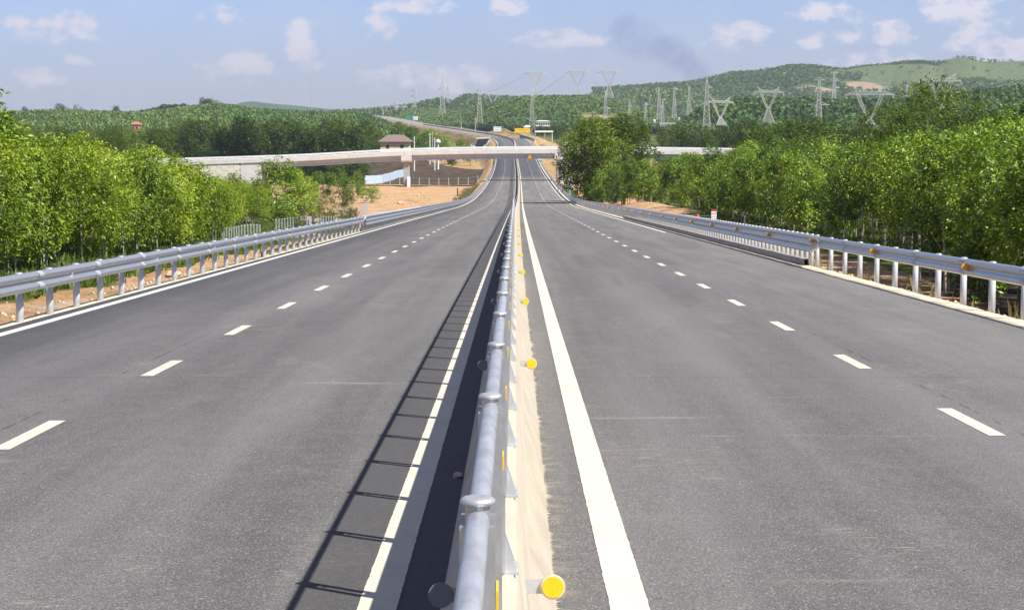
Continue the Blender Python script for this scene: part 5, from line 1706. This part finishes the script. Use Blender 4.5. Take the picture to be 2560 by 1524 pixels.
# ------------------------------------------------------------------ small things on the ground
def rock(name, label, x, y, z, s, m, seed, group=None, flat=.6):
    r = np.random.RandomState(seed)
    mb = MB()
    n, k = 5, 9
    v, f = [], []
    for i in range(n):
        ph = math.pi * (i + .5) / n
        for j in range(k):
            th_ = 2 * math.pi * j / k
            q = s * r.uniform(.75, 1.15)
            v.append((x + q * math.sin(ph) * math.cos(th_), y + q * math.sin(ph) * math.sin(th_), z + q * flat * math.cos(ph) + s * flat * .55))
    f = [(i * k + j, i * k + (j + 1) % k, (i + 1) * k + (j + 1) % k, (i + 1) * k + j) for i in range(n - 1) for j in range(k)]
    f += [tuple(range(k)), tuple(range((n - 1) * k, n * k))]
    mb.add(v, f)
    return tag(mb.build(name, m), label, 'stone', group)
M['stone'] = mat("pale_stone", (0.52, 0.40, 0.28), 0.9, var=0.3, vscale=6)
p = at(1146, 1186, 13.6)
rock('stone', "brown stone lying in the barrier's shadow beside the edge line", at(1146, 1186, 13.9).x, 13.9, Z(13.9), .045, M['stone'], 3)
# larger boulders on the dirt, and fine rubble at the road edge as a mass
big = [(1002, 489, 330, .55, "pale boulder lying alone on the open dirt field"), (432, 700, 50, .22, "reddish stone behind the guardrail posts near the plantation"), (300, 756, 38.5, .10, "small stone at the foot of the near guardrail posts")]
for k, (px, row, d, s, txt) in enumerate(big):
    x = at(px, row, d).x
    rock('stone', txt, x, d, GZ(x, d), s, M['stone'], 20 + k)
V, F = [], []
r = np.random.RandomState(9)
for k in range(1300):
    if k % 3 < 2:
        y = 22 + 90 * r.uniform()**1.6; x = -8.35 - abs(r.normal()) * .55 - (r.uniform() * 6 if k % 5 == 0 else 0)
    else:
        y = 22 + 60 * r.uniform()**1.3; x = 8.68 + abs(r.normal()) * .6
    s = .016 + .05 * r.uniform()**3
    if k % 40 == 0: s *= 2
    z = GZ(x, y) + s * .2
    c = r.normal(size=(6, 3)) * .18
    oc = np.array([(1, 0, 0), (0, 1, 0), (-1, 0, 0), (0, -1, 0), (0, 0, .8), (0, 0, -.8)]) + c
    n = len(V)
    V += [(x + q[0] * s, y + q[1] * s, z + q[2] * s) for q in oc]
    F += [(n + i, n + (i + 1) % 4, n + 4) for i in range(4)] + [(n + (i + 1) % 4, n + i, n + 5) for i in range(4)]
tag(mesh_np('rubble', V, F, M['stone']), "loose reddish stones scattered along both road verges", 'rubble', None, 'stuff')
V, F = [], []
for k in range(500):
    y = 240 + 220 * r.uniform(); x = -12 - 40 * r.uniform()
    s = .06 + .3 * r.uniform()**3; z = GZ(x, y) + s * .2
    oc = np.array([(1, 0, 0), (0, 1, 0), (-1, 0, 0), (0, -1, 0), (0, 0, .7), (0, 0, -.8)]) + r.normal(size=(6, 3)) * .18
    n = len(V)
    V += [(x + q[0] * s, y + q[1] * s, z + q[2] * s) for q in oc]
    F += [(n + i, n + (i + 1) % 4, n + 4) for i in range(4)] + [(n + (i + 1) % 4, n + i, n + 5) for i in range(4)]
tag(mesh_np('rubble', V, F, M['stone']), "pale stones strewn over the open dirt field before the overpass", 'rubble', None, 'stuff')
# sandy fringe washed out from under the barrier on the right
V, F = [], []
y = 3.5
while y < 60:
    n = len(V)
    q_ = float(vnoise(y, 3.0, .5, 5) + .6 * vnoise(y, 3.0, .16, 6)) * .5 + .5
    w = .010 + .06 * max(0, q_) ** 2.2 + abs(r.normal()) * .008
    st = .025 + .03 * r.uniform()
    V += [(.255, y, Z(y) + .003), (.262 + w * .35, y + st * .1, Z(y) + .003), (.262 + w, y + st * .5, Z(y + st * .5) + .003), (.262 + w * .3, y + st * .9, Z(y + st) + .003), (.255, y + st, Z(y + st) + .003)]
    F.append(tuple(range(n, n + 5)))
    y += st
mb = MB(); mb.add(V, F)
o = mb.build('sand', M['strip']); tag(o, "jagged fringe of pale sand along the barrier foot", 'sand', None, 'stuff')
# red bundle among the thin trunks
p = at(1744, 548, 150); gz = GZ(p.x, 150)
t = thing('red_bundle', "red bundle standing among thin dark trunks left of the kilometre post", 'bundle', (p.x, 150, gz))
MB().lathe([(.17, .55), (.24, .7), (.25, .95), (.17, 1.2), (.10, 1.36), (.0, 1.4)], 12).build('red_cover', M['red'], t, smooth=True)
MB().lathe([(.16, -.1), (.19, .2), (.19, .53)], 10).build('dark_base', M['black'], t, smooth=True)

# smoke rising beyond the ridge
sm = bpy.data.materials.new("smoke")
sm.use_nodes = True
st = sm.node_tree
st.nodes.remove(st.nodes['Principled BSDF'])
pv = st.nodes.new('ShaderNodeVolumePrincipled')
pv.inputs['Color'].default_value = (.38, .44, .78, 1)
pv.inputs['Density'].default_value = .0028
pv.inputs['Anisotropy'].default_value = 0.0
st.links.new(pv.outputs[0], st.nodes['Material Output'].inputs['Volume'])
sb = MB()
def ell(px, row, rx, rz_, d):
    p = at(px, row, d)
    a_, b_ = rx / F_PX * d, rz_ / F_PX * d
    v, f = [], []
    for i in range(9):
        ph = math.pi * (i + .02) / 8.04
        for j in range(16):
            th_ = 2 * math.pi * j / 16
            k = 1 + .12 * math.sin(3 * th_ + i) * math.sin(ph)
            v.append((p.x + a_ * k * math.sin(ph) * math.cos(th_), d + a_ * .9 * math.sin(ph) * math.sin(th_), p.z + b_ * k * math.cos(ph)))
    f = [(i * 16 + j, i * 16 + (j + 1) % 16, (i + 1) * 16 + (j + 1) % 16, (i + 1) * 16 + j) for i in range(8) for j in range(16)]
    f += [tuple(range(16)), tuple(range(128, 144))]
    sb.add(v, f)
rs = random.Random(4)
for (px, row, rx, rz_, n) in ((1590, 85, 66, 62, 5), (1668, 116, 40, 40, 11), (1700, 148, 38, 40, 11), (1736, 176, 36, 34, 10), (1758, 200, 26, 24, 6)):
    for k in range(n):
        f = rs.uniform(.45, 1.0)
        ell(px + rs.uniform(-.5, .5) * rx, row + rs.uniform(-.5, .5) * rz_, rx * f, rz_ * f, 4500 + rs.uniform(-300, 300))
o = sb.build('smoke', sm, smooth=True)
tag(o, "faint blue-grey smoke plume drifting above the far ridge", 'smoke', None, 'stuff')

# ------------------------------------------------------------------ haze: one closed box of even pale air round everything
hz = bpy.data.materials.new("haze")
hz.use_nodes = True
ht = hz.node_tree
ht.nodes.remove(ht.nodes['Principled BSDF'])
hv = ht.nodes.new('ShaderNodeVolumePrincipled')
hv.inputs['Color'].default_value = (.82, .90, 1.0, 1)
hv.inputs['Density'].default_value = .00009
hv.inputs['Anisotropy'].default_value = .2
ht.links.new(hv.outputs[0], ht.nodes['Material Output'].inputs['Volume'])
o = MB().box(-7200, 7200, -90, 9500, -22, 300).build('haze', hz)
tag(o, "thin bluish haze over the whole landscape", 'haze', None, 'stuff')
